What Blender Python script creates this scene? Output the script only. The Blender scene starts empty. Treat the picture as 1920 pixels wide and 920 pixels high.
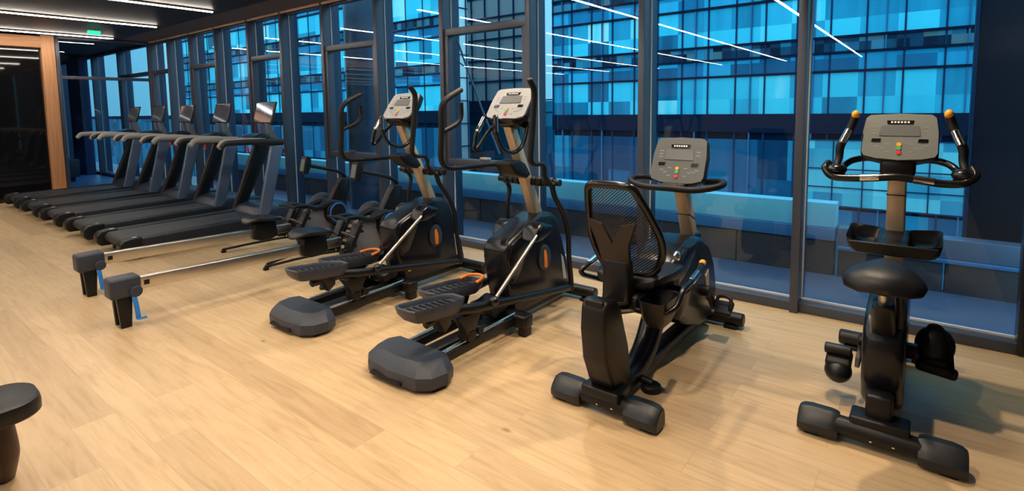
import bpy, bmesh, math, random
from mathutils import Vector, Matrix, Euler
C = bpy.context.scene.collection
S = bpy.context.scene
PI = math.pi
random.seed(4)

# ------------------------------------------------------------------ materials
def mat(name, col, rough=.5, metal=0.0, bump=0.0, bscale=200, var=0.0, vscale=8, emit=None, estr=0, spec=.5, coat=0):
    m = bpy.data.materials.new(name); m.use_nodes = True
    nt = m.node_tree; b = nt.nodes['Principled BSDF']
    b.inputs['Base Color'].default_value = (*col, 1)
    b.inputs['Roughness'].default_value = rough
    b.inputs['Metallic'].default_value = metal
    b.inputs['Specular IOR Level'].default_value = spec
    b.inputs['Coat Weight'].default_value = coat
    if emit:
        b.inputs['Emission Color'].default_value = (*emit, 1); b.inputs['Emission Strength'].default_value = estr
    tc = nt.nodes.new('ShaderNodeTexCoord')
    if var > 0:
        n = nt.nodes.new('ShaderNodeTexNoise'); n.inputs['Scale'].default_value = vscale; n.inputs['Detail'].default_value = 4
        r = nt.nodes.new('ShaderNodeMix'); r.data_type = 'RGBA'
        r.inputs['A'].default_value = (*[c * (1 - var) for c in col], 1); r.inputs['B'].default_value = (*[min(1, c * (1 + var)) for c in col], 1)
        nt.links.new(tc.outputs['Object'], n.inputs['Vector']); nt.links.new(n.outputs['Fac'], r.inputs['Factor'])
        nt.links.new(r.outputs['Result'], b.inputs['Base Color'])
    if bump > 0:
        n2 = nt.nodes.new('ShaderNodeTexNoise'); n2.inputs['Scale'].default_value = bscale; n2.inputs['Detail'].default_value = 2
        bp = nt.nodes.new('ShaderNodeBump'); bp.inputs['Strength'].default_value = bump; bp.inputs['Distance'].default_value = .002
        nt.links.new(tc.outputs['Object'], n2.inputs['Vector']); nt.links.new(n2.outputs['Fac'], bp.inputs['Height'])
        nt.links.new(bp.outputs['Normal'], b.inputs['Normal'])
    return m

M = {}
M['black'] = mat('black_plastic', (.0065, .0065, .008), .36, bump=.2, bscale=600, var=.2, spec=.32)
M['gloss'] = mat('gloss_black', (.005, .005, .007), .22, var=.1)
M['char'] = mat('charcoal_plastic', (.032, .039, .057), .42, bump=.4, bscale=500, var=.25, vscale=60, spec=.4)
M['navy'] = mat('dark_navy_shroud', (.006, .007, .012), .25, bump=.1, bscale=500, var=.15, spec=.38)
M['rubber'] = mat('rubber', (.006, .006, .007), .5, bump=.3, bscale=300, spec=.3)
M['vinyl'] = mat('black_vinyl', (.009, .009, .011), .36, bump=.2, bscale=900, spec=.35)
M['belt'] = mat('running_belt', (.022, .024, .028), .55, bump=.3, bscale=900, var=.2, vscale=30)
M['rail'] = mat('deck_side_rail', (.012, .014, .019), .42, bump=.3, bscale=400, spec=.35)
M['alu'] = mat('aluminium', (.62, .58, .53), .32, 1.0, var=.05)
M['endcap'] = mat('end_cap_plastic', (.012, .014, .019), .38, bump=.2, bscale=500, spec=.45)
M['chrome'] = mat('chrome', (.8, .8, .8), .15, 1.0)
M['champ'] = mat('champagne_metal', (.60, .47, .33), .42, .55, var=.06)
M['silver'] = mat('silver_plastic', (.38, .39, .40), .45, .2, bump=.15, bscale=400, var=.08)
M['silverlt'] = mat('silver_panel', (.13, .14, .14), .4, .1, var=.06)
M['greypad'] = mat('grey_grip', (.26, .25, .24), .5, bump=.2)
M['lav'] = mat('grey_housing', (.17, .165, .185), .5, bump=.2)
M['plate2'] = mat('dark_grey_console', (.10, .108, .108), .45, .1, bump=.15, bscale=400, var=.1)
M['plate3'] = mat('grey_green_console', (.175, .19, .18), .45, .1, bump=.15, bscale=400, var=.1)
M['brace'] = mat('dark_brown_brace', (.016, .010, .008), .5)
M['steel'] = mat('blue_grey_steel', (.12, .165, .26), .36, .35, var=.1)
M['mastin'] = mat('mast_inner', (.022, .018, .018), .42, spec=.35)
M['orange'] = mat('orange_plastic', (.85, .22, .02), .4)
M['amber'] = mat('amber_plastic', (.9, .38, .02), .4)
M['red'] = mat('red_plastic', (.8, .03, .04), .4)
M['green'] = mat('green_plastic', (.05, .45, .2), .4)
M['blue'] = mat('blue_plastic', (.02, .16, .62), .4)
M['strap'] = mat('blue_webbing', (.02, .22, .72), .6, bump=.3)
M['yellow'] = mat('yellow_label', (.8, .7, .05), .5)
M['white'] = mat('white_marks', (.75, .75, .75), .5)
M['screen'] = mat('glossy_screen', (.42, .48, .62), .05, 0.85)
M['brownscreen'] = mat('monitor_bezel', (.02, .02, .022), .25)
M['frame'] = mat('grey_window_frame', (.068, .078, .112), .36, .3, var=.1, vscale=3)
M['gasket'] = mat('gasket', (.55, .58, .62), .4)
M['fin'] = mat('outside_fin', (.03, .045, .09), .4, .3)
M['bulk'] = mat('bulkhead_paint', (.15, .115, .10), .6, var=.1, vscale=2)
M['tan'] = mat('tan_trim', (.62, .46, .36), .5)
M['black_wall'] = mat('black_glass_wall', (.006, .006, .007), .03, var=.1)
M['rwall'] = mat('dark_panel', (.01, .011, .015), .25, var=.2, vscale=3)
M['backwall'] = mat('back_wall', (.25, .16, .10), .6, var=.2, vscale=2)
M['steelcol'] = mat('blue_painted_column', (.05, .10, .22), .5)
M['paper'] = mat('paper', (.8, .8, .76), .7)
M['legbrown'] = mat('brown_steel', (.055, .028, .018), .45)
M['exit'] = mat('exit_green', (.02, .5, .2), .5, emit=(.02, .9, .4), estr=1.3)
M['outcol'] = mat('outside_column', (.006, .010, .022), .5, spec=.15, var=.3, vscale=2)
M['outcol2'] = mat('outside_round_column', (.03, .05, .10), .35, var=.2, vscale=1)
M['ledge'] = mat('parapet_face', (.20, .62, .82), .4, var=.08, vscale=2)
M['ledge2'] = mat('parapet_rail', (.04, .17, .38), .4, var=.1)
M['parabase'] = mat('parapet_base', (.045, .032, .042), .5, var=.3, vscale=4)
M['outfloor'] = mat('terrace_paving', (.075, .095, .17), .4, bump=.3, bscale=40, var=.12, vscale=6)
M['bluefloor'] = mat('blue_floor', (.06, .14, .32), .4, var=.08)
M['deskdark'] = mat('dark_bench', (.012, .018, .035), .4)

def led_mat():
    m = bpy.data.materials.new('led_diffuser'); m.use_nodes = True; nt = m.node_tree
    b = nt.nodes['Principled BSDF']; b.inputs['Base Color'].default_value = (.9, .9, .9, 1)
    b.inputs['Emission Color'].default_value = (1, .90, .77, 1); b.inputs['Emission Strength'].default_value = LED
    return m
LED = 52
M['led'] = led_mat()

def wood(name, c1, c2, axis, rough=.45):
    m = bpy.data.materials.new(name); m.use_nodes = True; nt = m.node_tree; b = nt.nodes['Principled BSDF']
    tc = nt.nodes.new('ShaderNodeTexCoord'); mp = nt.nodes.new('ShaderNodeMapping')
    sc = [22, 22, 22]; sc[axis] = 1.2; mp.inputs['Scale'].default_value = sc
    n = nt.nodes.new('ShaderNodeTexNoise'); n.inputs['Scale'].default_value = 1.5; n.inputs['Detail'].default_value = 6
    r = nt.nodes.new('ShaderNodeValToRGB'); r.color_ramp.elements[0].position = .3; r.color_ramp.elements[1].position = .7
    r.color_ramp.elements[0].color = (*c1, 1); r.color_ramp.elements[1].color = (*c2, 1)
    L = nt.links.new; L(tc.outputs['Object'], mp.inputs['Vector']); L(mp.outputs['Vector'], n.inputs['Vector']); L(n.outputs['Fac'], r.inputs['Fac'])
    L(r.outputs['Color'], b.inputs['Base Color']); b.inputs['Roughness'].default_value = rough
    return m
M['wood'] = wood('oak_cladding', (.46, .20, .085), (.60, .29, .13), 2)

def floor_mat():
    m = bpy.data.materials.new('oak_plank_floor'); m.use_nodes = True; nt = m.node_tree; b = nt.nodes['Principled BSDF']
    L = nt.links.new; N = nt.nodes.new
    tc = N('ShaderNodeTexCoord')
    br = N('ShaderNodeTexBrick'); br.offset = .37; br.offset_frequency = 2
    br.inputs['Scale'].default_value = 1; br.inputs['Brick Width'].default_value = 1.22; br.inputs['Row Height'].default_value = .18
    br.inputs['Mortar Size'].default_value = .0012; br.inputs['Mortar Smooth'].default_value = .1; br.inputs['Bias'].default_value = 0
    br.inputs['Color1'].default_value = (0, 0, 0, 1); br.inputs['Color2'].default_value = (1, 1, 1, 1); br.inputs['Mortar'].default_value = (.5, .5, .5, 1)
    mp0 = N('ShaderNodeMapping'); mp0.inputs['Location'].default_value = (.3, .05, 0)
    L(tc.outputs['Object'], mp0.inputs['Vector']); L(mp0.outputs['Vector'], br.inputs['Vector'])
    # grain, shifted per plank
    mp = N('ShaderNodeMapping'); mp.inputs['Scale'].default_value = (1.6, 17, 1)
    sh = N('ShaderNodeVectorMath'); sh.operation = 'MULTIPLY_ADD'
    sh.inputs[1].default_value = (13, 7, 0)
    L(br.outputs['Color'], sh.inputs[0]); L(tc.outputs['Object'], sh.inputs[2]); L(sh.outputs[0], mp.inputs['Vector'])
    n = N('ShaderNodeTexNoise'); n.inputs['Scale'].default_value = 1.6; n.inputs['Detail'].default_value = 7; n.inputs['Roughness'].default_value = .62; n.inputs['Distortion'].default_value = .6
    L(mp.outputs['Vector'], n.inputs['Vector'])
    r = N('ShaderNodeValToRGB'); e = r.color_ramp.elements
    e[0].position = .28; e[0].color = (.46, .315, .165, 1); e[1].position = .72; e[1].color = (.64, .465, .275, 1)
    e2 = e.new(.5); e2.color = (.575, .405, .228, 1)
    L(n.outputs['Fac'], r.inputs['Fac'])
    # plank tone
    rt = N('ShaderNodeMix'); rt.data_type = 'RGBA'; rt.blend_type = 'MULTIPLY'; rt.inputs['Factor'].default_value = 1
    tone = N('ShaderNodeValToRGB'); tone.color_ramp.elements[0].color = (.80, .78, .76, 1); tone.color_ramp.elements[1].color = (1, 1, 1, 1); tone.color_ramp.elements[1].position = .7
    L(br.outputs['Color'], tone.inputs['Fac']); L(r.outputs['Color'], rt.inputs['A']); L(tone.outputs['Color'], rt.inputs['B'])
    # knots
    v = N('ShaderNodeTexVoronoi'); v.inputs['Scale'].default_value = 1.7; v.feature = 'F1'
    mpk = N('ShaderNodeMapping'); mpk.inputs['Scale'].default_value = (.8, 1.6, 1); L(tc.outputs['Object'], mpk.inputs['Vector']); L(mpk.outputs['Vector'], v.inputs['Vector'])
    kr = N('ShaderNodeValToRGB'); kr.color_ramp.elements[0].position = .012; kr.color_ramp.elements[0].color = (.55, .5, .45, 1); kr.color_ramp.elements[1].position = .05; kr.color_ramp.elements[1].color = (1, 1, 1, 1)
    L(v.outputs['Distance'], kr.inputs['Fac'])
    km = N('ShaderNodeMix'); km.data_type = 'RGBA'; km.blend_type = 'MULTIPLY'; km.inputs['Factor'].default_value = 1
    L(rt.outputs['Result'], km.inputs['A']); L(kr.outputs['Color'], km.inputs['B'])
    # seams
    sm = N('ShaderNodeMix'); sm.data_type = 'RGBA'; L(br.outputs['Fac'], sm.inputs['Factor']); L(km.outputs['Result'], sm.inputs['A']); sm.inputs['B'].default_value = (.42, .30, .17, 1)
    L(sm.outputs['Result'], b.inputs['Base Color'])
    b.inputs['Roughness'].default_value = .36; b.inputs['Specular IOR Level'].default_value = .35
    bp = N('ShaderNodeBump'); bp.inputs['Strength'].default_value = .12; bp.inputs['Distance'].default_value = .002
    L(n.outputs['Fac'], bp.inputs['Height']); L(bp.outputs['Normal'], b.inputs['Normal'])
    return m
M['floor'] = floor_mat()

def glass_mat(name, tint, k=1.0, base=.03):
    m = bpy.data.materials.new(name); m.use_nodes = True; nt = m.node_tree; nt.nodes.clear(); N = nt.nodes.new; L = nt.links.new
    o = N('ShaderNodeOutputMaterial'); mx = N('ShaderNodeMixShader'); t = N('ShaderNodeBsdfTransparent'); g = N('ShaderNodeBsdfGlossy')
    t.inputs['Color'].default_value = (*tint, 1); g.inputs['Roughness'].default_value = 0; g.inputs['Color'].default_value = (.85, .93, 1, 1)
    fr = N('ShaderNodeFresnel'); ge = N('ShaderNodeNewGeometry'); mr = N('ShaderNodeMapRange')
    mr.inputs['To Min'].default_value = 1.5; mr.inputs['To Max'].default_value = 1 / 1.5   # same reflectance on both faces of the pane
    L(ge.outputs['Backfacing'], mr.inputs['Value']); L(mr.outputs[0], fr.inputs['IOR'])
    ma = N('ShaderNodeMath'); ma.operation = 'MULTIPLY_ADD'; ma.use_clamp = True; ma.inputs[1].default_value = k; ma.inputs[2].default_value = base
    L(fr.outputs[0], ma.inputs[0]); L(ma.outputs[0], mx.inputs[0]); L(t.outputs[0], mx.inputs[1]); L(g.outputs[0], mx.inputs[2]); L(mx.outputs[0], o.inputs[0])
    return m
M['glass'] = glass_mat('tinted_glass', (.80, .92, .965), .52, .010)
M['glass2'] = glass_mat('partition_glass', (.85, .92, .98), .6, .0)

def mesh_mat():
    m = bpy.data.materials.new('open_mesh_fabric'); m.use_nodes = True; nt = m.node_tree; b = nt.nodes['Principled BSDF']; N = nt.nodes.new; L = nt.links.new
    b.inputs['Base Color'].default_value = (.012, .011, .011, 1); b.inputs['Roughness'].default_value = .5
    tc = N('ShaderNodeTexCoord'); mp = N('ShaderNodeMapping'); mp.vector_type = 'TEXTURE'
    mp.inputs['Scale'].default_value = (.011, 1, .0075); mp.inputs['Rotation'].default_value = (0, .9, 0)
    sp = N('ShaderNodeSeparateXYZ'); cb = N('ShaderNodeCombineXYZ'); L(tc.outputs['Object'], sp.inputs[0]); L(sp.outputs['X'], cb.inputs['X']); L(sp.outputs['Z'], cb.inputs['Z'])
    L(cb.outputs[0], mp.inputs['Vector'])
    v = N('ShaderNodeTexVoronoi'); v.inputs['Scale'].default_value = 1; v.inputs['Randomness'].default_value = 0
    L(mp.outputs['Vector'], v.inputs['Vector'])
    lt = N('ShaderNodeMath'); lt.operation = 'LESS_THAN'; lt.inputs[1].default_value = .36; L(v.outputs['Distance'], lt.inputs[0])
    t = N('ShaderNodeBsdfTransparent'); mx = N('ShaderNodeMixShader'); L(lt.outputs[0], mx.inputs[0]); L(b.outputs[0], mx.inputs[1]); L(t.outputs[0], mx.inputs[2])
    L(mx.outputs[0], nt.nodes['Material Output'].inputs[0])
    return m
M['mesh'] = mesh_mat()

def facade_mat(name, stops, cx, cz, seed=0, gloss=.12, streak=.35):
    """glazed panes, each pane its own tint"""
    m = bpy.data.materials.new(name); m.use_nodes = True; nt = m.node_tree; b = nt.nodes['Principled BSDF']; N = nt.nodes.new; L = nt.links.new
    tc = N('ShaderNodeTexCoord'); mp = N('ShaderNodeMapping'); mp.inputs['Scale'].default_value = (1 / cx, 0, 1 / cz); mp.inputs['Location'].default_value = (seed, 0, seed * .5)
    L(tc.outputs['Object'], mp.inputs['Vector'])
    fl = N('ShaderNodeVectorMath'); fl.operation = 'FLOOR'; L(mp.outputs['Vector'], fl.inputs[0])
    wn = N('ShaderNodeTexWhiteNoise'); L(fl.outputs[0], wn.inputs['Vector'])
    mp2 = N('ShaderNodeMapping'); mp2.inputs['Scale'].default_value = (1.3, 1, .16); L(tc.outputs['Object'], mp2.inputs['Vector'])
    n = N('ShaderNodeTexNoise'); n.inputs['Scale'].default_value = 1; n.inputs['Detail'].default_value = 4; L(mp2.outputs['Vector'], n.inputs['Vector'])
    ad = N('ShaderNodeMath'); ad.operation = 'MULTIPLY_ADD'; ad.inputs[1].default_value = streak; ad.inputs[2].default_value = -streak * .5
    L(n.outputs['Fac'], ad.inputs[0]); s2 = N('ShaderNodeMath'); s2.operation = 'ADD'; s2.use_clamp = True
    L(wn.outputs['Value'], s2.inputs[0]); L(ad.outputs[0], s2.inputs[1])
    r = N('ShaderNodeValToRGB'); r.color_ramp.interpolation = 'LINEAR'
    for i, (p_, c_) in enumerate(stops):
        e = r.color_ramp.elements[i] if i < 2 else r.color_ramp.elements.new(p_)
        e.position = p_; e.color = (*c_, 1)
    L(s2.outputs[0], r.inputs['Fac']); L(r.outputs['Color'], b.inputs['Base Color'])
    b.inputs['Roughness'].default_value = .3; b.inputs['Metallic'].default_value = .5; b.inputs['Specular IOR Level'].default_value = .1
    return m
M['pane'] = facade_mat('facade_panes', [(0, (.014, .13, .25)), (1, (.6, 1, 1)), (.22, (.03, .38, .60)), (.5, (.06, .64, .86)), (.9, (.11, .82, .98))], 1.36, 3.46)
M['spand'] = facade_mat('facade_spandrel', [(0, (.01, .09, .20)), (1, (.04, .50, .78)), (.5, (.017, .24, .46))], 1.36, 3.46, 3)
M['clut'] = facade_mat('facade_dark_rooms', [(0, (.006, .014, .035)), (1, (.14, .18, .19)), (.5, (.017, .07, .14)), (.75, (.03, .31, .5))], .45, .5, 5)
M['lowpane'] = facade_mat('facade_low_panes', [(0, (.007, .05, .12)), (1, (.03, .28, .46)), (.5, (.011, .11, .23))], 1.36, 2.2, 9)
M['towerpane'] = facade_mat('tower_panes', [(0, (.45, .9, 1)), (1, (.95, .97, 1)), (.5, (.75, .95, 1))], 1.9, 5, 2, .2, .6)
M['lobby'] = facade_mat('lobby_panes', [(0, (.05, .28, .44)), (1, (.28, .76, .82)), (.5, (.12, .50, .62))], 1.16, 1.0, 11)
M['fmull'] = mat('facade_mullion', (.006, .035, .10), .5, .0, spec=.1)
M['fmull2'] = mat('facade_light_fin', (.04, .16, .32), .5, .0, spec=.1)
M['fband'] = mat('facade_band', (.004, .012, .035), .6, spec=.05)

def ceil_mat():
    m = mat('dark_gloss_ceiling', (.022, .018, .018), .5, spec=.22, var=.3, vscale=.6)
    return m
M['ceil'] = ceil_mat()

# ------------------------------------------------------------------ mesh builder
class B:
    def __init__(s, off=(0, 0, 0)): s.bm = bmesh.new(); s.o = Vector(off)
    def _bev(s, verts, w, seg=3):
        if w <= 0: return
        ed = list({e for v in verts for e in v.link_edges})
        bmesh.ops.bevel(s.bm, geom=ed, offset=w, segments=seg, profile=.5, affect='EDGES', clamp_overlap=True)
    def box(s, c, d, bev=0, rot=None, seg=3):
        mx = Matrix.Translation(Vector(c)) @ (Euler(rot).to_matrix().to_4x4() if rot else Matrix()) @ Matrix.Diagonal((*d, 1))
        r = bmesh.ops.create_cube(s.bm, size=1, matrix=mx); s._bev(r['verts'], bev, seg); return s
    def quad8(s, pts, bev=0, seg=3):
        vs = [s.bm.verts.new(p) for p in pts]
        for f in ((0, 3, 2, 1), (4, 5, 6, 7), (0, 1, 5, 4), (1, 2, 6, 5), (2, 3, 7, 6), (3, 0, 4, 7)): s.bm.faces.new([vs[i] for i in f])
        s._bev(vs, bev, seg); return s
    def prism(s, yz, x0, x1, bev=0, seg=3, taper=0):
        n = len(yz); cy = sum(p[0] for p in yz) / n; cz = sum(p[1] for p in yz) / n
        a = [s.bm.verts.new((x0, p[0], p[1])) for p in yz]; b = [s.bm.verts.new((x1, p[0], p[1])) for p in yz]
        s.bm.faces.new(a[::-1]); s.bm.faces.new(b)
        for i in range(n): s.bm.faces.new((a[i], a[(i + 1) % n], b[(i + 1) % n], b[i]))
        s.bm.normal_update(); s._bev(a + b, bev, seg); return s
    def prismz(s, xy, z0, z1, bev=0, seg=3):
        n = len(xy)
        a = [s.bm.verts.new((p[0], p[1], z0)) for p in xy]; b = [s.bm.verts.new((p[0], p[1], z1)) for p in xy]
        s.bm.faces.new(a[::-1]); s.bm.faces.new(b)
        for i in range(n): s.bm.faces.new((a[i], a[(i + 1) % n], b[(i + 1) % n], b[i]))
        s._bev(a + b, bev, seg); return s
    def cyl(s, p0, p1, r, r2=None, seg=24, bev=0):
        p0, p1 = Vector(p0), Vector(p1); d = p1 - p0; q = d.to_track_quat('Z', 'Y').to_matrix().to_4x4()
        r_ = bmesh.ops.create_cone(s.bm, cap_ends=True, segments=seg, radius1=r, radius2=r if r2 is None else r2, depth=d.length, matrix=Matrix.Translation((p0 + p1) / 2) @ q)
        if bev:
            ed = [e for e in {e for v in r_['verts'] for e in v.link_edges} if any(len(f.verts) > 4 for f in e.link_faces)]
            bmesh.ops.bevel(s.bm, geom=ed, offset=bev, segments=3, profile=.5, affect='EDGES', clamp_overlap=True)
        return s
    def ell(s, c, r, rot=None, seg=24):
        mx = Matrix.Translation(Vector(c)) @ (Euler(rot).to_matrix().to_4x4() if rot else Matrix()) @ Matrix.Diagonal((*r, 1))
        bmesh.ops.create_uvsphere(s.bm, u_segments=seg, v_segments=seg // 2, radius=1, matrix=mx); return s
    def torus(s, c, R, r, axis='x', seg=40, rs=10):
        rings = []
        for i in range(seg):
            a = 2 * PI * i / seg; ring = []
            for j in range(rs):
                b = 2 * PI * j / rs; u = (R + r * math.cos(b)); w = r * math.sin(b)
                p = (w, u * math.cos(a), u * math.sin(a)) if axis == 'x' else (u * math.cos(a), u * math.sin(a), w)
                ring.append(s.bm.verts.new(Vector(p) + Vector(c)))
            rings.append(ring)
        s._join(rings, True, rs); return s
    def _join(s, rings, closed, n):
        m = len(rings)
        for i in range(m if closed else m - 1):
            A, D = rings[i], rings[(i + 1) % m]
            for j in range(n): s.bm.faces.new((A[j], A[(j + 1) % n], D[(j + 1) % n], D[j]))
    def tube(s, pts, r, seg=12, sub=6, closed=False, flat=None):
        P = [Vector(p) for p in pts]; n = len(P)
        R = r if isinstance(r, (list, tuple)) else [r] * n
        Q, RR = [], []
        if sub > 1 and n > 2:
            rng = range(n) if closed else range(n - 1)
            for i in rng:
                p0 = P[(i - 1) % n] if closed or i > 0 else P[0] * 2 - P[1]
                p1 = P[i]; p2 = P[(i + 1) % n]
                p3 = P[(i + 2) % n] if closed or i + 2 < n else P[-1] * 2 - P[-2]
                for k in range(sub):
                    t = k / sub
                    # centripetal-ish with reduced tangents
                    m1 = (p2 - p0) * .5; m2 = (p3 - p1) * .5; L = (p2 - p1).length
                    if m1.length > L: m1 = m1.normalized() * L
                    if m2.length > L: m2 = m2.normalized() * L
                    h1 = 2 * t**3 - 3 * t**2 + 1; h2 = t**3 - 2 * t**2 + t; h3 = -2 * t**3 + 3 * t**2; h4 = t**3 - t**2
                    Q.append(p1 * h1 + m1 * h2 + p2 * h3 + m2 * h4)
                    RR.append(R[i] * (1 - t) + R[(i + 1) % n] * t)
            if not closed: Q.append(P[-1]); RR.append(R[-1])
        else: Q, RR = P, list(R)
        if not closed:
            a, b = (Q[0] - Q[1]).normalized(), (Q[-1] - Q[-2]).normalized(); r0, r1 = RR[0], RR[-1]
            Q = [Q[0] + a * r0 * .35] + Q + [Q[-1] + b * r1 * .35]; RR = [r0 * .6] + RR + [r1 * .6]
        rings = []; up = None; m = len(Q)
        for i in range(m):
            if closed: t = (Q[(i + 1) % m] - Q[i - 1]).normalized()
            else: t = (Q[min(i + 1, m - 1)] - Q[max(i - 1, 0)]).normalized()
            if up is None:
                up = Vector((0, 0, 1)) if abs(t.z) < .9 else Vector((1, 0, 0))
            x = up.cross(t); x = x.normalized() if x.length > 1e-6 else t.orthogonal().normalized(); up = t.cross(x).normalized()
            ring = []
            for j in range(seg):
                a = 2 * PI * j / seg; fx, fy = (flat or (1, 1))
                ring.append(s.bm.verts.new(Q[i] + x * math.cos(a) * RR[i] * fx + up * math.sin(a) * RR[i] * fy))
            rings.append(ring)
        s._join(rings, closed, seg)
        if not closed: s.bm.faces.new(rings[0][::-1]); s.bm.faces.new(rings[-1])
        return s
    def loft(s, rings, cap=True, closed=True):
        V = [[s.bm.verts.new(p) for p in r] for r in rings]; n = len(V[0])
        for i in range(len(V) - 1):
            for j in range(n if closed else n - 1): s.bm.faces.new((V[i][j], V[i][(j + 1) % n], V[i + 1][(j + 1) % n], V[i + 1][j]))
        if cap and closed: s.bm.faces.new(V[0][::-1]); s.bm.faces.new(V[-1])
        return s
    def build(s, name, m, parent=None, angle=38, loc=None):
        bmesh.ops.recalc_face_normals(s.bm, faces=s.bm.faces)
        if any(s.o): bmesh.ops.translate(s.bm, verts=s.bm.verts, vec=-s.o)
        me = bpy.data.meshes.new(name)
        for f in s.bm.faces: f.smooth = True
        s.bm.to_mesh(me); s.bm.free(); me.set_sharp_from_angle(angle=math.radians(angle)); me.materials.append(M[m])
        o = bpy.data.objects.new(name, me); C.objects.link(o)
        if parent: o.parent = parent
        if loc: o.location = loc
        return o

def rrect(hw, hh, r, n=5, cx=0, cz=0):
    out = []
    for (sx, sz, a0) in ((1, 1, 0), (-1, 1, 90), (-1, -1, 180), (1, -1, 270)):
        for i in range(n + 1):
            a = math.radians(a0 + 90 * i / n); out.append((cx + sx * (hw - r) + r * math.cos(a), cz + sz * (hh - r) + r * math.sin(a)))
    return out
def tag(o, label=None, cat=None, group=None, kind=None):
    if label: o['label'] = label
    if cat: o['category'] = cat
    if group: o['group'] = group
    if kind: o['kind'] = kind
    return o
def thing(name, loc, label, cat, group=None, rz=0):
    o = bpy.data.objects.new(name, None); C.objects.link(o); o.location = loc; o.rotation_euler = (0, 0, rz); o.empty_display_size = .1
    return tag(o, label, cat, group)
def struct(o): o['kind'] = 'structure'; return o
def dup(o, loc=None, label=None, parent=None):
    c = o.copy(); C.objects.link(c)
    if parent: c.parent = parent
    for ch in [x for x in bpy.data.objects if x.parent == o and x != c]: dup(ch, parent=c)
    if loc: c.location = loc
    if label: c['label'] = label
    return c

# ------------------------------------------------------------------ camera
F, CY = 1009.86, 296.0; pitch, roll, yaw, D = .0905, -.0138, .66127, 4.2798
fw = Vector((-math.sin(yaw) * math.cos(pitch), math.cos(yaw) * math.cos(pitch), -math.sin(pitch)))
rt = Vector((math.cos(yaw), math.sin(yaw), 0)); up = rt.cross(fw)
r2 = rt * math.cos(roll) + up * math.sin(roll); u2 = up * math.cos(roll) - rt * math.sin(roll)
cam = bpy.data.objects.new('camera', bpy.data.cameras.new('camera')); C.objects.link(cam); S.camera = cam
mw = Matrix(((r2.x, u2.x, -fw.x, 0), (r2.y, u2.y, -fw.y, -D), (r2.z, u2.z, -fw.z, 1.5), (0, 0, 0, 1)))
cam.matrix_world = mw
cam.data.sensor_width = 36; cam.data.lens = F / 1920 * 36; cam.data.shift_y = -(460 - CY) / 1920
cam.data.clip_start = .05; cam.data.clip_end = 500

# ------------------------------------------------------------------ room
LX, RX, BY, H = -12.62, .50, -15.0, 2.98
HC = 2.925
struct(B().box(((LX + RX) / 2, (BY + .13) / 2, -.05), (RX - LX, .13 - BY, .1)).build('floor', 'floor'))
cl = struct(B().box(((LX + RX) / 2, (BY - .62) / 2, HC + .05), (RX - LX + .2, -.62 - BY, .1)).build('ceiling', 'ceil'))
B().box(((LX + RX) / 2, -.24, H + .02), (RX - LX + .2, .76, .1)).build('bulkhead', 'bulk', cl)
struct(B().box(((LX + RX) / 2, -.035, H - .045), (RX - LX, .03, .03), .004).build('trim_1', 'tan'))
struct(B().box((RX + .05, BY / 2, H / 2), (.1, -BY, H)).build('wall_right', 'rwall'))
struct(B().box(((LX + RX) / 2, BY - .05, H / 2), (RX - LX, .1, H)).build('wall_back', 'backwall'))
struct(B().box((LX - .08, (-1.74 + BY) / 2, 1.36), (.1, -1.74 - BY, 2.72)).build('wall_left', 'black_wall'))
# wood surround of the black wall
w = B(); w.box((LX - .03, -1.64, HC / 2), (.22, .19, HC), .004)
struct(w.build('trim_2', 'wood'))
w = B(); w.box((LX - .03, (-1.735 + BY) / 2, 2.80), (.22, -1.735 - BY, .2), .004)
M['woodh'] = wood('oak_cladding_header', (.46, .20, .085), (.60, .29, .13), 1)
struct(w.build('trim_3', 'woodh'))
# soffit panel with wood face seen above the header
# glass partition
p = struct(B().box((LX, -.71, 1.47), (.012, 1.62, 2.9)).build('wall_left_glass', 'glass2'))
f = B()
for y in (-1.50, -.03): f.box((LX, y, 1.48), (.07, .06, 2.94), .003)
for z in (.04, 2.19, 2.92): f.box((LX, -.76, z), (.06, 1.5, .06 if z > .1 else .08), .003)
f.build('partition_frame', 'frame', p)
# neighbouring room behind the partition
struct(B().box((LX - 5, -3.0, -.05), (9.8, 6.26, .1)).build('floor_next_room', 'bluefloor'))
struct(B().box((LX - 5, -3.0, H + .05), (9.8, 6.26, .1)).build('ceiling_next_room', 'bulk'))
struct(B().box((LX - 9.95, -3.0, H / 2), (.1, 6.26, H)).build('wall_next_room', 'outcol'))
struct(B().box((LX - 5, -6.18, H / 2), (9.8, .1, H)).build('wall_next_room_back', 'outcol'))

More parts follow.
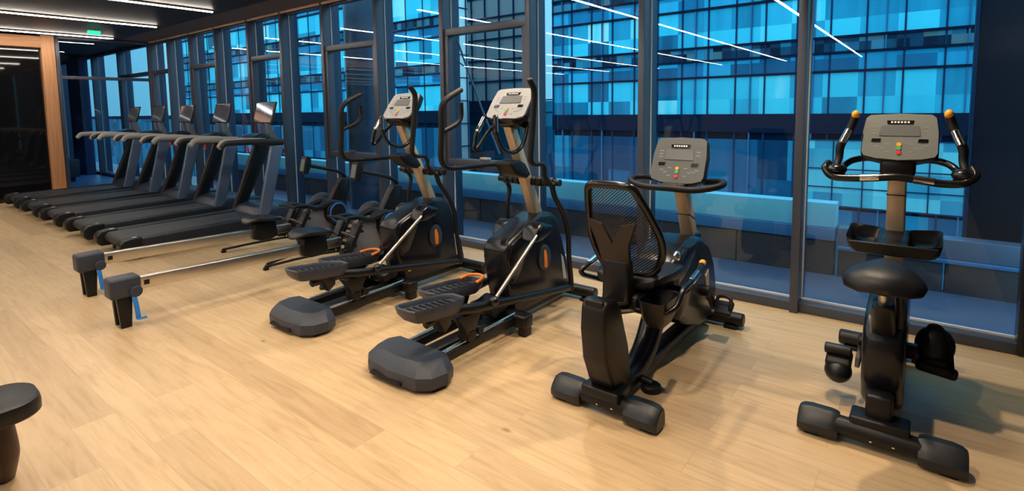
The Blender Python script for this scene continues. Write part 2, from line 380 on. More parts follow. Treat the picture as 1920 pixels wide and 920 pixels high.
# ------------------------------------------------------------------ window wall
mull = [.47, -.757, -1.95, -3.115, -4.278, -5.40, -6.52, -7.57, -8.555, -9.68, -10.70, -11.68, -12.60, -14.50, -16.35, -18.05, -19.6, -21.4, -22.5]
GY, HW = .085, .028
for k in range(1, len(mull)):
    xr, xl = mull[k - 1], mull[k]
    f = B(); f.box((xl + HW, .02, H / 2 - .01), (2 * HW, .14, H - .02), .004)
    f.box(((xl + xr) / 2 + HW, .05, .035), (xr - xl - 2 * HW, .13, .07), .003)
    f.box(((xl + xr) / 2 + HW, .08, H - .04), (xr - xl - 2 * HW, .09, .06), .003)
    fr = struct(f.build('window_%d' % k, 'frame'))
    B().box(((xl + xr) / 2 + HW, GY + .012, 1.49), (xr - xl - 2 * HW + .02, .008, 2.86)).build('glass', 'glass', fr)
    B().box((xl + 2 * HW + .004, GY, 1.49), (.008, .012, 2.84)).build('gasket', 'gasket', fr)
    B().box((xl + HW, GY + .075, 1.4), (.05, .12, 3.6), .004).build('outer_fin', 'fin', fr)
    # bright lower gasket line
    B().box(((xl + xr) / 2 + HW, GY - .005, .078), (xr - xl - 2 * HW, .02, .014)).build('sill_strip', 'gasket', fr)
    if k in (4, 6, 8, 10, 12) or k == 13:
        tilt = 0
        f = B(); a, b = xl + 2 * HW, xr
        for z, hh in ((2.335, .075), (.93, .075)): f.box(((a + b) / 2, .02, z), (b - a, .10, hh), .006)
        for x in (a + .028, b - .028): f.box((x, .02, 1.63), (.056, .10, 1.34), .006)
        f.build('opening_sash', 'frame', fr)
        if k == 4:
            B().tube([(a + .07, .10, 2.27), (a + .22, .30, 1.55), (a + .42, .38, 1.0)], .012, sub=1).tube([(a + .05, .1, 2.05), (a + .11, .22, 1.95)], .008, sub=1).build('window_stay', 'steel', fr)
            B().box(((a + b) / 2, -.02, .985), (.12, .05, .03), .006).build('window_handle', 'alu', fr)
        else:
            B().box(((a + b) / 2, -.045, .985), (.12, .03, .025), .006).build('window_handle', 'frame', fr)
# corner post at right end of the wall
struct(B().box((.485, .04, H / 2), (.05, .14, H - .02), .004).build('trim_4', 'rwall'))

t = thing('column', (-17.2, -.12, 0), 'square blue column in the room behind the glass partition', 'column')
B().box((0, 0, H / 2 - .02), (1.0, .2, H - .04), .01).build('shaft', 'steelcol', t)
# ------------------------------------------------------------------ lights
led0 = None
leds = [(-1.70, 'straight white ceiling light strip nearest the upright bike'), (-3.72, 'straight white ceiling light strip over the elliptical trainers'),
        (-5.72, 'straight white ceiling light strip over the rowing machines'), (-7.95, 'straight white ceiling light strip uppermost of those seen at upper left'),
        (-9.97, 'straight white ceiling light strip in the middle of the three at upper left'), (-12.05, 'straight white ceiling light strip lowest at upper left, over the wood header')]
for x, lab in leds:
    if led0 is None:
        led0 = thing('led_strip_light', (x, -.78, HC), lab, 'ceiling light', 'ceiling light strips')
        B().box((0, -6.9, -.012), (.05, 13.8, .023), .003).build('housing', 'bulk', led0)
        B().box((0, -6.9, -.028), (.042, 13.78, .012), .003).build('diffuser', 'led', led0)
    else: dup(led0, (x, -.78, HC), lab)

ex = thing('exit_sign', (-11, -1.35, 2.85), 'small green glowing exit sign hanging under the dark ceiling at upper left', 'exit sign')
B().box((0, 0, .0), (.05, .17, .065), .006).build('housing', 'exit', ex)
B().cyl((0, 0, .03), (0, 0, .075), .006).build('hanger', 'frame', ex)

def added_spot(x, y, e, lab, size=.05):  # unseen ceiling lamp, added to throw floor shadows and brighten the floor
    t = thing('added_spot', (x, y, HC), lab, 'ceiling light', 'added unseen ceiling spots')
    B().cyl((0, 0, -.03), (0, 0, .0), .06, bev=.004).build('housing', 'bulk', t)
    l = bpy.data.lights.new('lamp', 'SPOT'); l.energy = e; l.spot_size = 2.0; l.spot_blend = .8; l.shadow_soft_size = size; l.color = (1, .80, .58)
    o = bpy.data.objects.new('lamp', l); C.objects.link(o); o.parent = t; o.location = (0, 0, -.045)
added_spot(-.95, -3.0, 150, 'added ceiling spot out of view near the upright bike')
added_spot(-2.85, -3.2, 150, 'added ceiling spot out of view between the bikes and ellipticals')
added_spot(-.55, -1.05, 150, 'added spot out of view close to the window above the upright bike', .03)
added_spot(-1.95, -1.05, 110, 'added spot out of view close to the window above the recumbent bike', .03)
added_spot(-3.0, -1.05, 90, 'added spot out of view close to the window above the ellipticals', .03)
added_spot(-5.0, -3.6, 90, 'added ceiling spot out of view by the rowing machines')

# ------------------------------------------------------------------ outside
struct(B().box((-9, .69, -.03), (24, .98, .06)).build('floor_terrace', 'outfloor'))
def parapet(x0, x1, name, label, zs, mats):
    t = thing(name, ((x0 + x1) / 2, 1.2, 0), label, 'parapet'); L_ = x1 - x0
    b = B(); n = max(1, round(L_ / .8))
    for i in range(n): b.box((-L_ / 2 + (i + .5) * L_ / n, 0, zs[0] / 2 - .2), (L_ / n - .012, .18, zs[0] + .4), .004)
    b.build('base_panels', mats[0], t)
    B().box((0, -.01, (zs[0] + zs[1]) / 2), (L_, .2, zs[1] - zs[0]), .004).build('rail', mats[1], t)
    B().box((0, 0, (zs[1] + zs[2]) / 2), (L_, .17, zs[2] - zs[1] - .004), .004).build('top_panel', mats[2], t)
parapet(-13, -.62, 'parapet', 'long low light blue parapet outside behind the glass', (.31, .42, .64), ('parabase', 'ledge2', 'ledge'))
parapet(-.60, 1.6, 'parapet', 'short blue grey parapet outside behind the upright bike', (.24, .27, .43), ('parabase', 'ledge2', 'steel'))
t = thing('column', (.75, 1.65, 0), 'wide dark column outside at the right end of the glass', 'column')
B().box((0, 0, 2.2), (.98, .5, 6), .01).build('shaft', 'outcol', t)
B().box((-.492, -.252, 2.2), (.02, .02, 6), .004).build('edge_strip', 'fmull', t)
t = thing('column', (-6.95, .95, 0), 'round dark blue column outside behind the left elliptical', 'column')
B().cyl((0, 0, -1), (0, 0, 5), .27, seg=40).build('shaft', 'outcol2', t)

def facade(name, label, X0, X1, Y, pitch_, zb, per, nper, depth=8, fins=True, mats=('pane', 'spand', 'clut'), cell=None):
    t = thing(name, ((X0 + X1) / 2, Y, -12), label, 'building'); W = X1 - X0; ox = -(X0 + X1) / 2; oz = 12
    # the core behind
    B().box((0, depth / 2 + .2, (zb + per * nper + 12) / 2), (W, depth, zb + per * nper + 12)).build('core', 'fband', t)
    bands = {'glazing': (B(), mats[0]), 'spandrels': (B(), mats[1]), 'rooms': (B(), mats[2])}
    for i in range(-1, nper):
        z = zb + i * per + oz
        if i < 0:
            continue
        for nm, a, b in (('glazing', 0, .56), ('spandrels', .56, .80), ('rooms', .80, 1.0)):
            bands[nm][0].box((0, .1, z + per * (a + b) / 2), (W, .1, per * (b - a) - .06))
    for nm, (bb, mm) in bands.items(): bb.build(nm, mm, t)
    lo = B()
    for a, b in ((-1.2, -.35), (-2.2, -1.25), (-3.3, -2.3)): lo.box((0, .1, oz + zb + per * (a + b) / 2), (W, .1, per * (b - a)))
    lo.build('low_glazing', 'lowpane', t)
    v = B(); v2 = B(); n = int(W / pitch_)
    for i in range(n + 1):
        x = -W / 2 + i * pitch_; 
        v.box((x, .03, (zb + per * nper + oz) / 2), (.07 if fins else .05, .08 if fins else .05, zb + per * nper + oz))
        if i % 2 == 0 and fins: v2.box((x + pitch_ * .52, -.0, (zb + per * nper + oz) / 2 + 3), (.06, .12, zb + per * nper + oz - 6))
    v.build('mullions', 'fmull', t); fins and v2.build('light_fins', 'fmull2', t)
    h = B(); 
    for i in range(0, nper):
        for q in (0, .56, .8): h.box((0, -.02, zb + i * per + oz + per * q), (W, .12, .11))
    h.box((0, -.03, zb + oz - .45), (W, .14, .8)); h.build('floor_bands', 'fband', t)
    return t
fa = facade('office_building', 'blue glass office block opposite, filling the view on the right', -18.7, 8, 24, 1.36, 1.04, 3.46, 7)
ax = (-18.7 + 8) / 2
g = B().box((-1.7 - ax, -.06, 10.4), (5.8, .12, 3.0)).build('lobby_glazing', 'lobby', fa)
h = B()
for i in range(6): h.box((-4.6 - ax + i * 1.16, -.15, 10.4), (.05, .08, 3.0))
for z in (8.9, 9.75, 10.6, 11.9): h.box((-1.7 - ax, -.15, z), (5.8, .08, .05))
h.build('lobby_grid', 'fmull', g)
facade('office_building', 'blue glass office block opposite at the left, behind the treadmills', -74, -28.4, 24, 1.9, 1.4, 3.46, 7, 2.5, False)
fb = [o for o in bpy.data.objects if o.name.startswith('office_building')][-1]
sd = B().box((22.84, 1.6, 18), (.1, 2.3, 40)).build('side_glazing', 'towerpane', fb)
h = B()
for i in range(3): h.box((22.93, .6 + i * 1.0, 18), (.08, .06, 40))
for i in range(17): h.box((22.93, 1.6, 9 + i * 1.73), (.08, 2.3, .07))
h.build('side_grid', 'fmull', sd)
# pale tower in the gap
t = thing('glass_tower', (-46.5, 46, -14), 'pale cyan glass tower seen between the two blocks', 'building')
B().box((0, 0, 24), (26, 8, 46)).build('glazing', 'towerpane', t)
g = B()
for i in range(14): g.box((-13 + i * 2, -4.05, 23), (.16, .15, 46))
for i in range(12): g.box((0, -4.05, 14 + i * 2.3), (26, .15, .14))
g.build('grid', 'fmull', t)
t = thing('roof_plant', (-27, 33, -12), 'low blue roof structure at the foot of the pale tower', 'building')
B().box((0, 0, 7.6), (18, 3, 13.0)).build('block', 'lowpane', t)
g = B()
for i in range(12): g.box((-8.8 + i * 1.6, -1.52, 12.8), (.1, .1, 3.0))
for z in (14.2, 13.2): g.box((0, -1.52, z), (18, .1, .1))
g.build('railing', 'fmull', t)
t = thing('low_building', (-112, 45, -12), 'long low dark blue building far off, seen through the glass partition', 'building')
B().box((0, 0, 6.4), (68, 30, 12.8)).build('block', 'lowpane', t)
B().box((0, 0, 12.9), (68.4, 30.4, .5)).build('roof_edge', 'fband', t)
struct(B().box((-50, 60, -12.2), (220, 120, .2)).build('ground', 'parabase'))

# ------------------------------------------------------------------ treadmill
OY = -1.4
def o3(X0=0): return (0, OY, 0)
def PB(): return B((0, OY, 0))
def treadmill(x, label):
    t = thing('treadmill', (x, OY, 0), label, 'treadmill', 'treadmills in a row')
    b = PB()
    for s in (-1, 1):
        q = [(-2.40, .07), (-2.44, .12), (-2.42, .185), (-2.36, .215), (-1.0, .235), (-.9, .225), (-.9, .08)]
        sr = PB().prism(q, s * .30, s * .435, .012).build('side_rail', 'rail', t)
        PB().prism([(-2.47, .06), (-2.505, .10), (-2.50, .175), (-2.465, .215), (-2.40, .226), (-2.30, .226), (-2.30, .06)], s * .295, s * .44, .010).build('end_cap', 'black', sr)
        PB().box((s * .35, -2.35, .2255), (.05, .035, .003)).build('sticker', 'tan', sr)
        PB().box((s * .36, -2.3, .03), (.07, .09, .06), .008).build('foot', 'rubber', t)
        PB().box((s * .36, -.6, .03), (.07, .09, .06), .008).build('foot', 'rubber', t)
    # belt with rear roller
    q = [(-2.40, .10)] + [(-2.40 + .055 * math.cos(a), .15 + .055 * math.sin(a)) for a in [math.radians(d) for d in (250, 220, 190, 160, 130, 105)]] + [(-1.0, .215), (-.85, .215), (-.85, .10)]
    q = [(-2.36, .10)] + [(-2.38 + .058 * math.cos(a), .152 + .058 * math.sin(a)) for a in [math.radians(d) for d in (240, 210, 180, 150, 120, 95)]] + [(-.9, .215), (-.9, .10)]
    PB().prism(q, -.29, .29).build('running_belt', 'belt', t)
    # motor hood
    PB().prism([(-1.02, .10), (-1.02, .225), (-.93, .30), (-.80, .325), (-.45, .30), (-.28, .22), (-.26, .10), (-.3, .06), (-.95, .06)], -.43, .43, .025).build('motor_hood', 'steelhood', t)
    for s in (-1, 1):
        if s > 0:
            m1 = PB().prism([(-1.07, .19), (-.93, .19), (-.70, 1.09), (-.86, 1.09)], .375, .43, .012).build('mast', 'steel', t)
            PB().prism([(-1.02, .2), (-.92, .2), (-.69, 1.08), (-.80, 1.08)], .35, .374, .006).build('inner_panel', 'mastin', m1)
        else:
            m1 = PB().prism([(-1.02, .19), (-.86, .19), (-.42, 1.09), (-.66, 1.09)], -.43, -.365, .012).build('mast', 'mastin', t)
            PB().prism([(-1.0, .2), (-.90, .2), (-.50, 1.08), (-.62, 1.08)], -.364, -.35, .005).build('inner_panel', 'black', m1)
            PB().tube([(-.40, -.72, 1.12), (-.40, -.50, 1.10)], .05, sub=1).build('front_bracket', 'mastin', m1)
        h = PB().tube([(s * .41, -1.45, 1.105), (s * .41, -1.40, 1.145), (s * .41, -1.30, 1.15), (s * .40, -1.0, 1.145), (s * .38, -.70, 1.125)], [.028, .032, .034, .036, .05], seg=14, sub=5).build('handrail', 'mastin', t)
        PB().tube([(s * .385, -1.465, 1.10), (s * .385, -1.41, 1.155), (s * .385, -1.30, 1.162), (s * .375, -1.05, 1.158), (s * .35, -.9, 1.155)], [.032, .038, .040, .040, .03], seg=14, sub=5).build('grip', 'greypad', h)
    PB().tube([(-.40, -.74, 1.12), (-.25, -.70, 1.13), (0, -.69, 1.14), (.25, -.70, 1.13), (.40, -.74, 1.12)], .055, seg=14, flat=(1, .8)).build('crossbar', 'mastin', t)
    pod = PB().prism([(-1.02, 1.165), (-.98, 1.18), (-.82, 1.235), (-.74, 1.22), (-.70, 1.15), (-.85, 1.12)], -.16, .16, .012).build('control_pod', 'gloss', t)
    PB().prism([(-1.10, 1.155), (-1.10, 1.17), (-1.0, 1.19), (-.98, 1.165)], -.05, .05, .005).build('stop_button', 'red', pod)
    PB().tube([(.1, -1.0, 1.14), (.12, -1.0, 1.08), (.11, -1.0, 1.05)], .004, seg=6).box((.11, -1.0, 1.03), (.025, .02, .06), .004).build('safety_clip', 'red', t)
    # neck plates
    for s in (-1, 1):
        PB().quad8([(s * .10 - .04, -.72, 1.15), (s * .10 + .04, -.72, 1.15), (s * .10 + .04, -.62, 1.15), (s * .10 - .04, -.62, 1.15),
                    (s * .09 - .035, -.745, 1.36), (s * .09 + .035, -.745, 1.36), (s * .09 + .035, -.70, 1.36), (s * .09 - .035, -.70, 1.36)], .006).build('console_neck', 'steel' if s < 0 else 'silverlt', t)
    mo = PB().quad8([(-.235, -.745, 1.36), (.235, -.745, 1.36), (.235, -.715, 1.36), (-.235, -.715, 1.36), (-.235, -.675, 1.635), (.235, -.675, 1.635), (.235, -.645, 1.635), (-.235, -.645, 1.635)], .008).build('monitor', 'brownscreen', t)
    PB().quad8([(-.215, -.7475, 1.375), (.215, -.7475, 1.375), (.215, -.742, 1.375), (-.215, -.742, 1.375), (-.215, -.684, 1.62), (.215, -.684, 1.62), (.215, -.678, 1.62), (-.215, -.678, 1.62)]).build('screen', 'screen', mo)
    return t
M['steelhood'] = mat('hood_plastic', (.022, .03, .055), .35, .1, bump=.2)
tr = treadmill(-6.85, 'black treadmill nearest the rowing machines, at the right end of the row')
for x, lab in ((-8.06, 'black treadmill second from the rowing machines'), (-9.27, 'black treadmill in the middle of the row of five'),
               (-10.40, 'black treadmill second from the far glass partition'), (-11.58, 'black treadmill at the far left end of the row, beside the glass partition')):
    dup(tr, (x, OY, 0), lab)

# ------------------------------------------------------------------ rowing machine
def rower(x, label):
    t = thing('rowing_machine', (x, OY, 0), label, 'rowing machine', 'rowing machines')
    r_ = PB().quad8([(-.028, -2.97, .24), (.028, -2.97, .24), (.028, -1.25, .20), (-.028, -1.25, .20), (-.028, -2.97, .333), (.028, -2.97, .333), (.028, -1.25, .29), (-.028, -1.25, .29)], .006).build('rail', 'alu', t)
    PB().box((.031, -2.90, .285), (.004, .035, .035), .003).build('end_stop', 'black', r_)
    PB().box((0, -3.04, .285), (.15, .19, .145), .02).cyl((.05, -2.985, .25), (.095, -2.985, .25), .04, bev=.008).build('rear_head', 'char', t)
    for s in (-1, 1):
        PB().quad8([(s * .055 - .015, -3.085, 0), (s * .055 + .015, -3.085, 0), (s * .055 + .015, -3.02, 0), (s * .055 - .015, -3.02, 0),
                    (s * .04 - .022, -3.10, .24), (s * .04 + .022, -3.10, .24), (s * .04 + .022, -3.0, .24), (s * .04 - .022, -3.0, .24)], .006).build('rear_leg', 'black', t)
    PB().tube([(.085, -3.0, .215), (.088, -2.99, .13), (.088, -2.985, .055)], .016, flat=(1, .3), sub=3).box((.09, -2.965, .05), (.03, .06, .010), .003).build('pull_strap', 'strap', t)
    # seat
    rings = []
    for y, hw, z, th in ((-1.75, .05, .37, .01), (-1.73, .10, .385, .03), (-1.66, .14, .395, .045), (-1.56, .155, .385, .05), (-1.46, .15, .375, .05), (-1.40, .12, .37, .04), (-1.37, .06, .365, .015)):
        ring = []
        for i in range(20):
            a = 2 * PI * i / 20; xx = hw * math.copysign(abs(math.cos(a)) ** .6, math.cos(a)); zz = th * .5 * math.copysign(abs(math.sin(a)) ** .6, math.sin(a))
            ring.append((xx, y, z + zz + (.018 * (abs(xx) / .15) ** 2)))
        rings.append(ring)
    PB().loft(rings).build('seat', 'vinyl', t)
    PB().prism([(-1.68, .20), (-1.66, .36), (-1.44, .36), (-1.42, .20), (-1.5, .17), (-1.6, .17)], -.06, .06, .01).build('seat_carriage', 'black', t)
    # foot plates
    for s in (-1, 1):
        fp = PB().quad8([(s * .13 - .05, -1.30, .15), (s * .13 + .05, -1.30, .15), (s * .13 + .05, -1.26, .13), (s * .13 - .05, -1.26, .13),
                         (s * .13 - .05, -1.15, .42), (s * .13 + .05, -1.15, .42), (s * .13 + .05, -1.10, .40), (s * .13 - .05, -1.10, .40)], .01).build('footplate', 'black', t)
        PB().tube([(s * .13 - .055, -1.22, .30), (s * .13 - .03, -1.29, .35), (s * .13 + .03, -1.29, .35), (s * .13 + .055, -1.22, .30)], .016, flat=(1, .35)).build('foot_strap', 'lav', fp)
        PB().box((s * .13, -1.31, .17), (.085, .05, .06), .012).build('heel_cup', 'gloss', fp)
    PB().cyl((-.19, -1.22, .22), (.19, -1.22, .22), .02).cyl((-.18, -1.12, .34), (.18, -1.12, .34), .015).build('foot_axle', 'black', t)
    # frame arms
    for s in (-1, 1):
        PB().tube([(s * .08, -1.25, .475), (s * .09, -1.10, .465), (s * .10, -.98, .425), (s * .105, -.85, .45), (s * .10, -.78, .46), (s * .10, -.66, .44)], [.015, .025, .03, .035, .04, .03], seg=12).tube(
            [(s * .09, -1.06, .44), (s * .10, -1.14, .33), (s * .10, -1.20, .20), (s * .08, -1.22, .12)], [.02, .028, .028, .02]).build('frame_arm', 'black', t)
    PB().tube([(-.16, -1.27, .475), (0, -1.25, .48), (.16, -1.27, .475)], .014).build('pull_handle', 'rubber', t)
    fl = PB().cyl((-.165, -.735, .345), (.145, -.735, .345), .14, seg=40, bev=.03).build('flywheel_housing', 'black', t)
    PB().torus((.150, -.735, .345), .105, .009).torus((-.170, -.735, .345), .105, .009).build('blue_ring', 'blue', fl)['label'] = 'blue ring'
    PB().cyl((.143, -.735, .345), (.150, -.735, .345), .094, seg=36).build('fan_grille', 'rubber', fl)
    PB().ell((-.18, -.74, .40), (.075, .17, .15)).build('side_cover', 'char', t)
    PB().prism([(-1.18, .10), (-1.05, .40), (-.86, .43), (-.70, .30), (-.62, .10), (-.66, .05), (-1.14, .05)], -.075, .075, .015).build('lower_housing', 'lav', t)
    PB().prism([(-.80, .42), (-.63, .68), (-.60, .72), (-.50, .71), (-.49, .66), (-.56, .40), (-.60, .22), (-.78, .22)], -.045, .045, .012).build('upright', 'black', t)
    PB().tube([(.08, -.66, .30), (.09, -.74, .20), (.09, -.86, .06)], .022).tube([(-.08, -.66, .30), (-.09, -.74, .20), (-.09, -.86, .06)], .022).build('front_leg', 'black', t)
    PB().tube([(0, -.53, .69), (0, -.54, .75), (0, -.64, .805), (0, -.80, .85), (0, -.97, .895)], .021, seg=12).build('monitor_arm', 'black', t)
    mo = PB().prism([(-1.085, .815), (-1.045, 1.0), (-1.02, 1.01), (-.985, .99), (-.985, .90), (-1.03, .81)], -.05, .05, .008).build('monitor', 'rubber', t)
    PB().quad8([(-.036, -1.085, .845), (.036, -1.085, .845), (.036, -1.078, .845), (-.036, -1.078, .845), (-.036, -1.056, .975), (.036, -1.056, .975), (.036, -1.050, .975), (-.036, -1.050, .975)]).build('screen', 'silverlt', mo)
    for s in (-1, 1):
        g = PB().tube([(s * .47, -1.77, .035), (s * .42, -1.50, .05), (s * .36, -1.22, .06), (s * .10, -.95, .10)], .013, sub=1).build('stabilizer_leg', 'black', t)
        PB().box((s * .47, -1.76, .014), (.035, .045, .028), .005).build('rubber_foot', 'rubber', g)
    PB().cyl((-.28, -.60, .045), (.28, -.60, .045), .035, bev=.01).build('front_base', 'black', t)
    return t
ro = rower(-4.487, 'rowing machine nearer the ellipticals, silver rail with blue strap at its rear leg')
dup(ro, (-5.50, OY + .06, 0), 'rowing machine beside the treadmills, silver rail behind the other rower')

# ------------------------------------------------------------------ console helper
def console(t, x0, x1, yb, zb, yt, zt, th, plate='silver', taper=.02, pos='grey'):
    """tilted console: grey face plate with dark shell, display, buttons and label"""
    cx = (x0 + x1) / 2; hw = (x1 - x0) / 2; L = math.hypot(yt - yb, zt - zb); ang = math.atan2(zt - zb, yt - yb)
    # local plane: u along x, v up the face ; n outward (towards -y)
    vy, vz = (yt - yb) / L, (zt - zb) / L; ny, nz = -vz, vy
    def W(u, v, n): return (cx + u, yb + vy * v + ny * n, zb + vz * v + nz * n)
    def slab(pts, n0, n1):
        b = PB(); a = [b.bm.verts.new(W(u, v, n0)) for u, v in pts]; c = [b.bm.verts.new(W(u, v, n1)) for u, v in pts]
        b.bm.faces.new(a[::-1]); b.bm.faces.new(c); n = len(pts)
        for i in range(n): b.bm.faces.new((a[i], a[(i + 1) % n], c[(i + 1) % n], c[i]))
        return b
    def outline(k, e=0):
        o = []
        base = [(-hw * .93, L * .04), (-hw * .6, -L * .02), (0, -L * .05), (hw * .6, -L * .02), (hw * .93, L * .04), (hw, L * .12), (hw, L * .6), (hw * .93, L * .93), (hw * .82, L), (0, L * 1.03), (-hw * .82, L), (-hw * .93, L * .93), (-hw, L * .6), (-hw, L * .12)]
        return [(u * k, L * .5 + (v - L * .5) * k) for u, v in base]
    b = slab(outline(1.03), -th, -.004); b._bev(list(b.bm.verts), .008); sh = b.build('console_shell', 'black', t)
    b = slab(outline(1.0), -.005, .006); fcp = b.build('face_plate', plate, sh)
    b = slab([(-hw * .55, L * .50), (hw * .55, L * .50), (hw * .50, L * .74), (-hw * .50, L * .74)], .0061, .009); b.build('display', 'silverlt', sh)
    b = slab([(-hw * .34, L * .78), (hw * .34, L * .78), (hw * .36, L * .86), (-hw * .36, L * .86)], .0061, .0095); lb = b.build('label', 'gloss', sh)
    b = PB()
    for i in range(6):
        u = -hw * .22 + i * hw * .088
        q = slab([(u - hw * .028, L * .80), (u + hw * .028, L * .80), (u + hw * .028, L * .84), (u - hw * .028, L * .84)], .0095, .0102)
        me = bpy.data.meshes.new('x'); q.bm.to_mesh(me); b.bm.from_mesh(me); q.bm.free()
    b.build('lettering', 'white', lb)
    for s in (-1, 1):
        b = slab([(s * hw * .62 - hw * .13, L * .36), (s * hw * .62 + hw * .11, L * .36), (s * hw * .62 + hw * .13, L * .43), (s * hw * .62 - hw * .11, L * .43)], .0061, .010); b.build('recess', 'gloss', sh)
    for v, mm in ((.30, 'amber'), (.22, 'green'), (.12, 'red')):
        b = PB(); c = W(0, L * v, .006); d = W(0, L * v, .011); b.cyl(c, d, hw * .07, seg=14); b.build('button', mm, sh)
    b = PB()
    for (u, v) in [(-.6, .25), (-.45, .2), (-.7, .55), (-.7, .62), (-.7, .69), (.45, .2), (.6, .22), (.72, .26), (.7, .6), (.7, .68), (-.3, .12), (.3, .12), (-.3, .3), (.3, .3)]:
        q = slab([(u * hw - hw * .07, v * L), (u * hw + hw * .07, v * L), (u * hw + hw * .07, v * L + L * .022), (u * hw - hw * .07, v * L + L * .022)], .0061, .0068)
        me = bpy.data.meshes.new('x'); q.bm.to_mesh(me); b.bm.from_mesh(me); q.bm.free()
    b.build('key_marks', 'greypad', sh)
    return sh

# ------------------------------------------------------------------ elliptical
def elliptical(x, label):
    t = thing('elliptical_trainer', (x, OY, 0), label, 'elliptical trainer', 'elliptical trainers')
    # rear cover
    ho = [(-.29, -2.30), (-.27, -2.40), (-.20, -2.455), (0, -2.475), (.20, -2.455), (.27, -2.40), (.29, -2.30), (.25, -2.22), (-.25, -2.22)]
    def sc(z, k, dy=0): return [(px * k, -2.34 + (py + 2.34) * k + dy, z) for px, py in ho]
    PB().loft([sc(.016, .95), sc(.026, .99), sc(.070, 1.0), sc(.088, .985), sc(.142, .80, .02), sc(.150, .74, .024)]).build('rear_cover', 'char', t, angle=24)
    PB().quad8([(-.16, -2.478, .028), (.10, -2.478, .028), (.10, -2.44, .028), (-.16, -2.44, .028), (-.15, -2.474, .046), (.09, -2.474, .046), (.09, -2.44, .046), (-.15, -2.44, .046)]).build('rear_slot', 'rubber', t)
    for s in (-1, 1): PB().cyl((s * .22, -2.36, 0), (s * .22, -2.36, .03), .025).build('rear_foot', 'rubber', t)
    # ramp rails
    for s in (-1, 1):
        rl = PB().quad8([(s * .14 - .022, -2.30, .055), (s * .14 + .022, -2.30, .055), (s * .14 + .022, -1.5, .07), (s * .14 - .022, -1.5, .07), (s * .14 - .022, -2.30, .11), (s * .14 + .022, -2.30, .11), (s * .14 + .022, -1.5, .13), (s * .14 - .022, -1.5, .13)], .006).build('ramp_rail', 'black', t)
        PB().cyl((s * .14, -2.28, .118), (s * .14, -1.52, .137), .012, seg=12).build('track', 'chrome', rl)
    PB().box((0, -1.5, .07), (.10, 1.75, .055), .012).build('main_beam', 'black', t)
    PB().box((0, -1.50, .10), (.50, .10, .09), .02).box((.21, -1.50, .05), (.06, .08, .10), .01).box((-.21, -1.50, .05), (.06, .08, .10), .01).build('ramp_bracket', 'black', t)
    PB().box((0, -1.60, .19), (.20, .16, .09), .03, rot=(.25, 0, 0)).build('lift_motor', 'black', t)
    PB().cyl((-.29, -.68, .065), (.29, -.68, .065), .045, bev=.012).build('front_stabilizer', 'black', t)
    for s in (-1, 1): PB().box((s * .22, -.68, .012), (.09, .11, .024), .006).build('front_foot', 'rubber', t)
    # shroud
    pr = [(-1.52, .30), (-1.55, .45), (-1.56, .565), (-1.52, .61), (-1.40, .655), (-1.24, .715), (-1.12, .745), (-1.0, .74), (-.93, .68), (-.85, .50), (-.78, .30), (-.74, .14), (-.80, .10), (-1.40, .10), (-1.48, .14)]
    sh = PB().prism(pr, -.105, .105, .03, seg=4).build('shroud', 'navy', t)
    PB().prism([(-1.50, .60), (-1.24, .70), (-1.20, .66), (-1.30, .55), (-1.40, .36), (-1.50, .32), (-1.545, .50)], -.112, .112, .02).build('shroud_nose', 'gloss', sh)
    for s in (-1, 1):
        rg = [(-1.12 + .075 * math.cos(a), .415 + (.105 if math.sin(a) > 0 else .085) * math.sin(a)) for a in [2 * PI * i / 20 for i in range(20)]]
        pd = PB().prism(rg, s * .10, s * .122, .006).build('side_pod', 'char', sh)
        PB().prism([(-1.135, .36), (-1.11, .345), (-1.095, .36), (-1.10, .44), (-1.12, .485), (-1.14, .475)], s * .12, s * .1245, .002).build('pod_stripe', 'orange', pd)
    PB().prism([(-1.43, .185), (-1.40, .185), (-1.425, .235), (-1.45, .235)], .104, .107).build('warning_label', 'yellow', sh)
    PB().prism([(-.86, .20), (-.81, .19), (-.86, .37), (-.89, .40)], .104, .108).prism([(-.86, .20), (-.81, .19), (-.86, .37), (-.89, .40)], -.108, -.104).build('grey_insert', 'silver', sh)
    # column
    PB().quad8([(-.038, -1.10, .70), (.038, -1.10, .70), (.038, -1.01, .70), (-.038, -1.01, .70), (-.035, -1.40, 1.38), (.035, -1.40, 1.38), (.035, -1.325, 1.38), (-.035, -1.325, 1.38)], .010).build('column', 'champ', t)
    # tray / cup holder
    PB().prism([(-1.46, 1.13), (-1.44, 1.145), (-1.34, 1.15), (-1.28, 1.12), (-1.22, 1.04), (-1.27, 1.015), (-1.38, 1.05)], -.075, .075, .012).build('cup_holder', 'black', t)
    PB().ell((.0, -1.38, 1.146), (.055, .045, .010)).build('cup_recess', 'rubber', t)
    console(t, -.165, .165, -1.425, 1.44, -1.285, 1.635, .05)
    PB().prism([(-1.44, 1.40), (-1.47, 1.44), (-1.30, 1.44), (-1.26, 1.40), (-1.32, 1.36)], -.10, .10, .015).build('console_neck', 'gloss', t)
    # fixed handlebars
    L_ = [(-.10, -1.32, 1.42), (-.16, -1.31, 1.40), (-.2, -1.37, 1.33), (-.205, -1.46, 1.24), (-.205, -1.505, 1.225), (-.2, -1.50, 1.27), (-.2, -1.48, 1.34), (-.2, -1.385, 1.455)]
    hb = PB().tube(L_, [.014] * 5 + [.014, .017, .017], seg=12).build('fixed_handlebar', 'gloss', t)
    PB().tube([(-.2, -1.475, 1.345), (-.2, -1.40, 1.44)], .0185, sub=1).build('sensor_grip', 'chrome', hb)
    R_ = [(.08, -1.32, 1.42), (.11, -1.31, 1.42), (.12, -1.335, 1.34), (.12, -1.39, 1.25), (.12, -1.48, 1.215), (.12, -1.58, 1.24), (.12, -1.635, 1.30), (.12, -1.66, 1.355), (.12, -1.66, 1.46)]
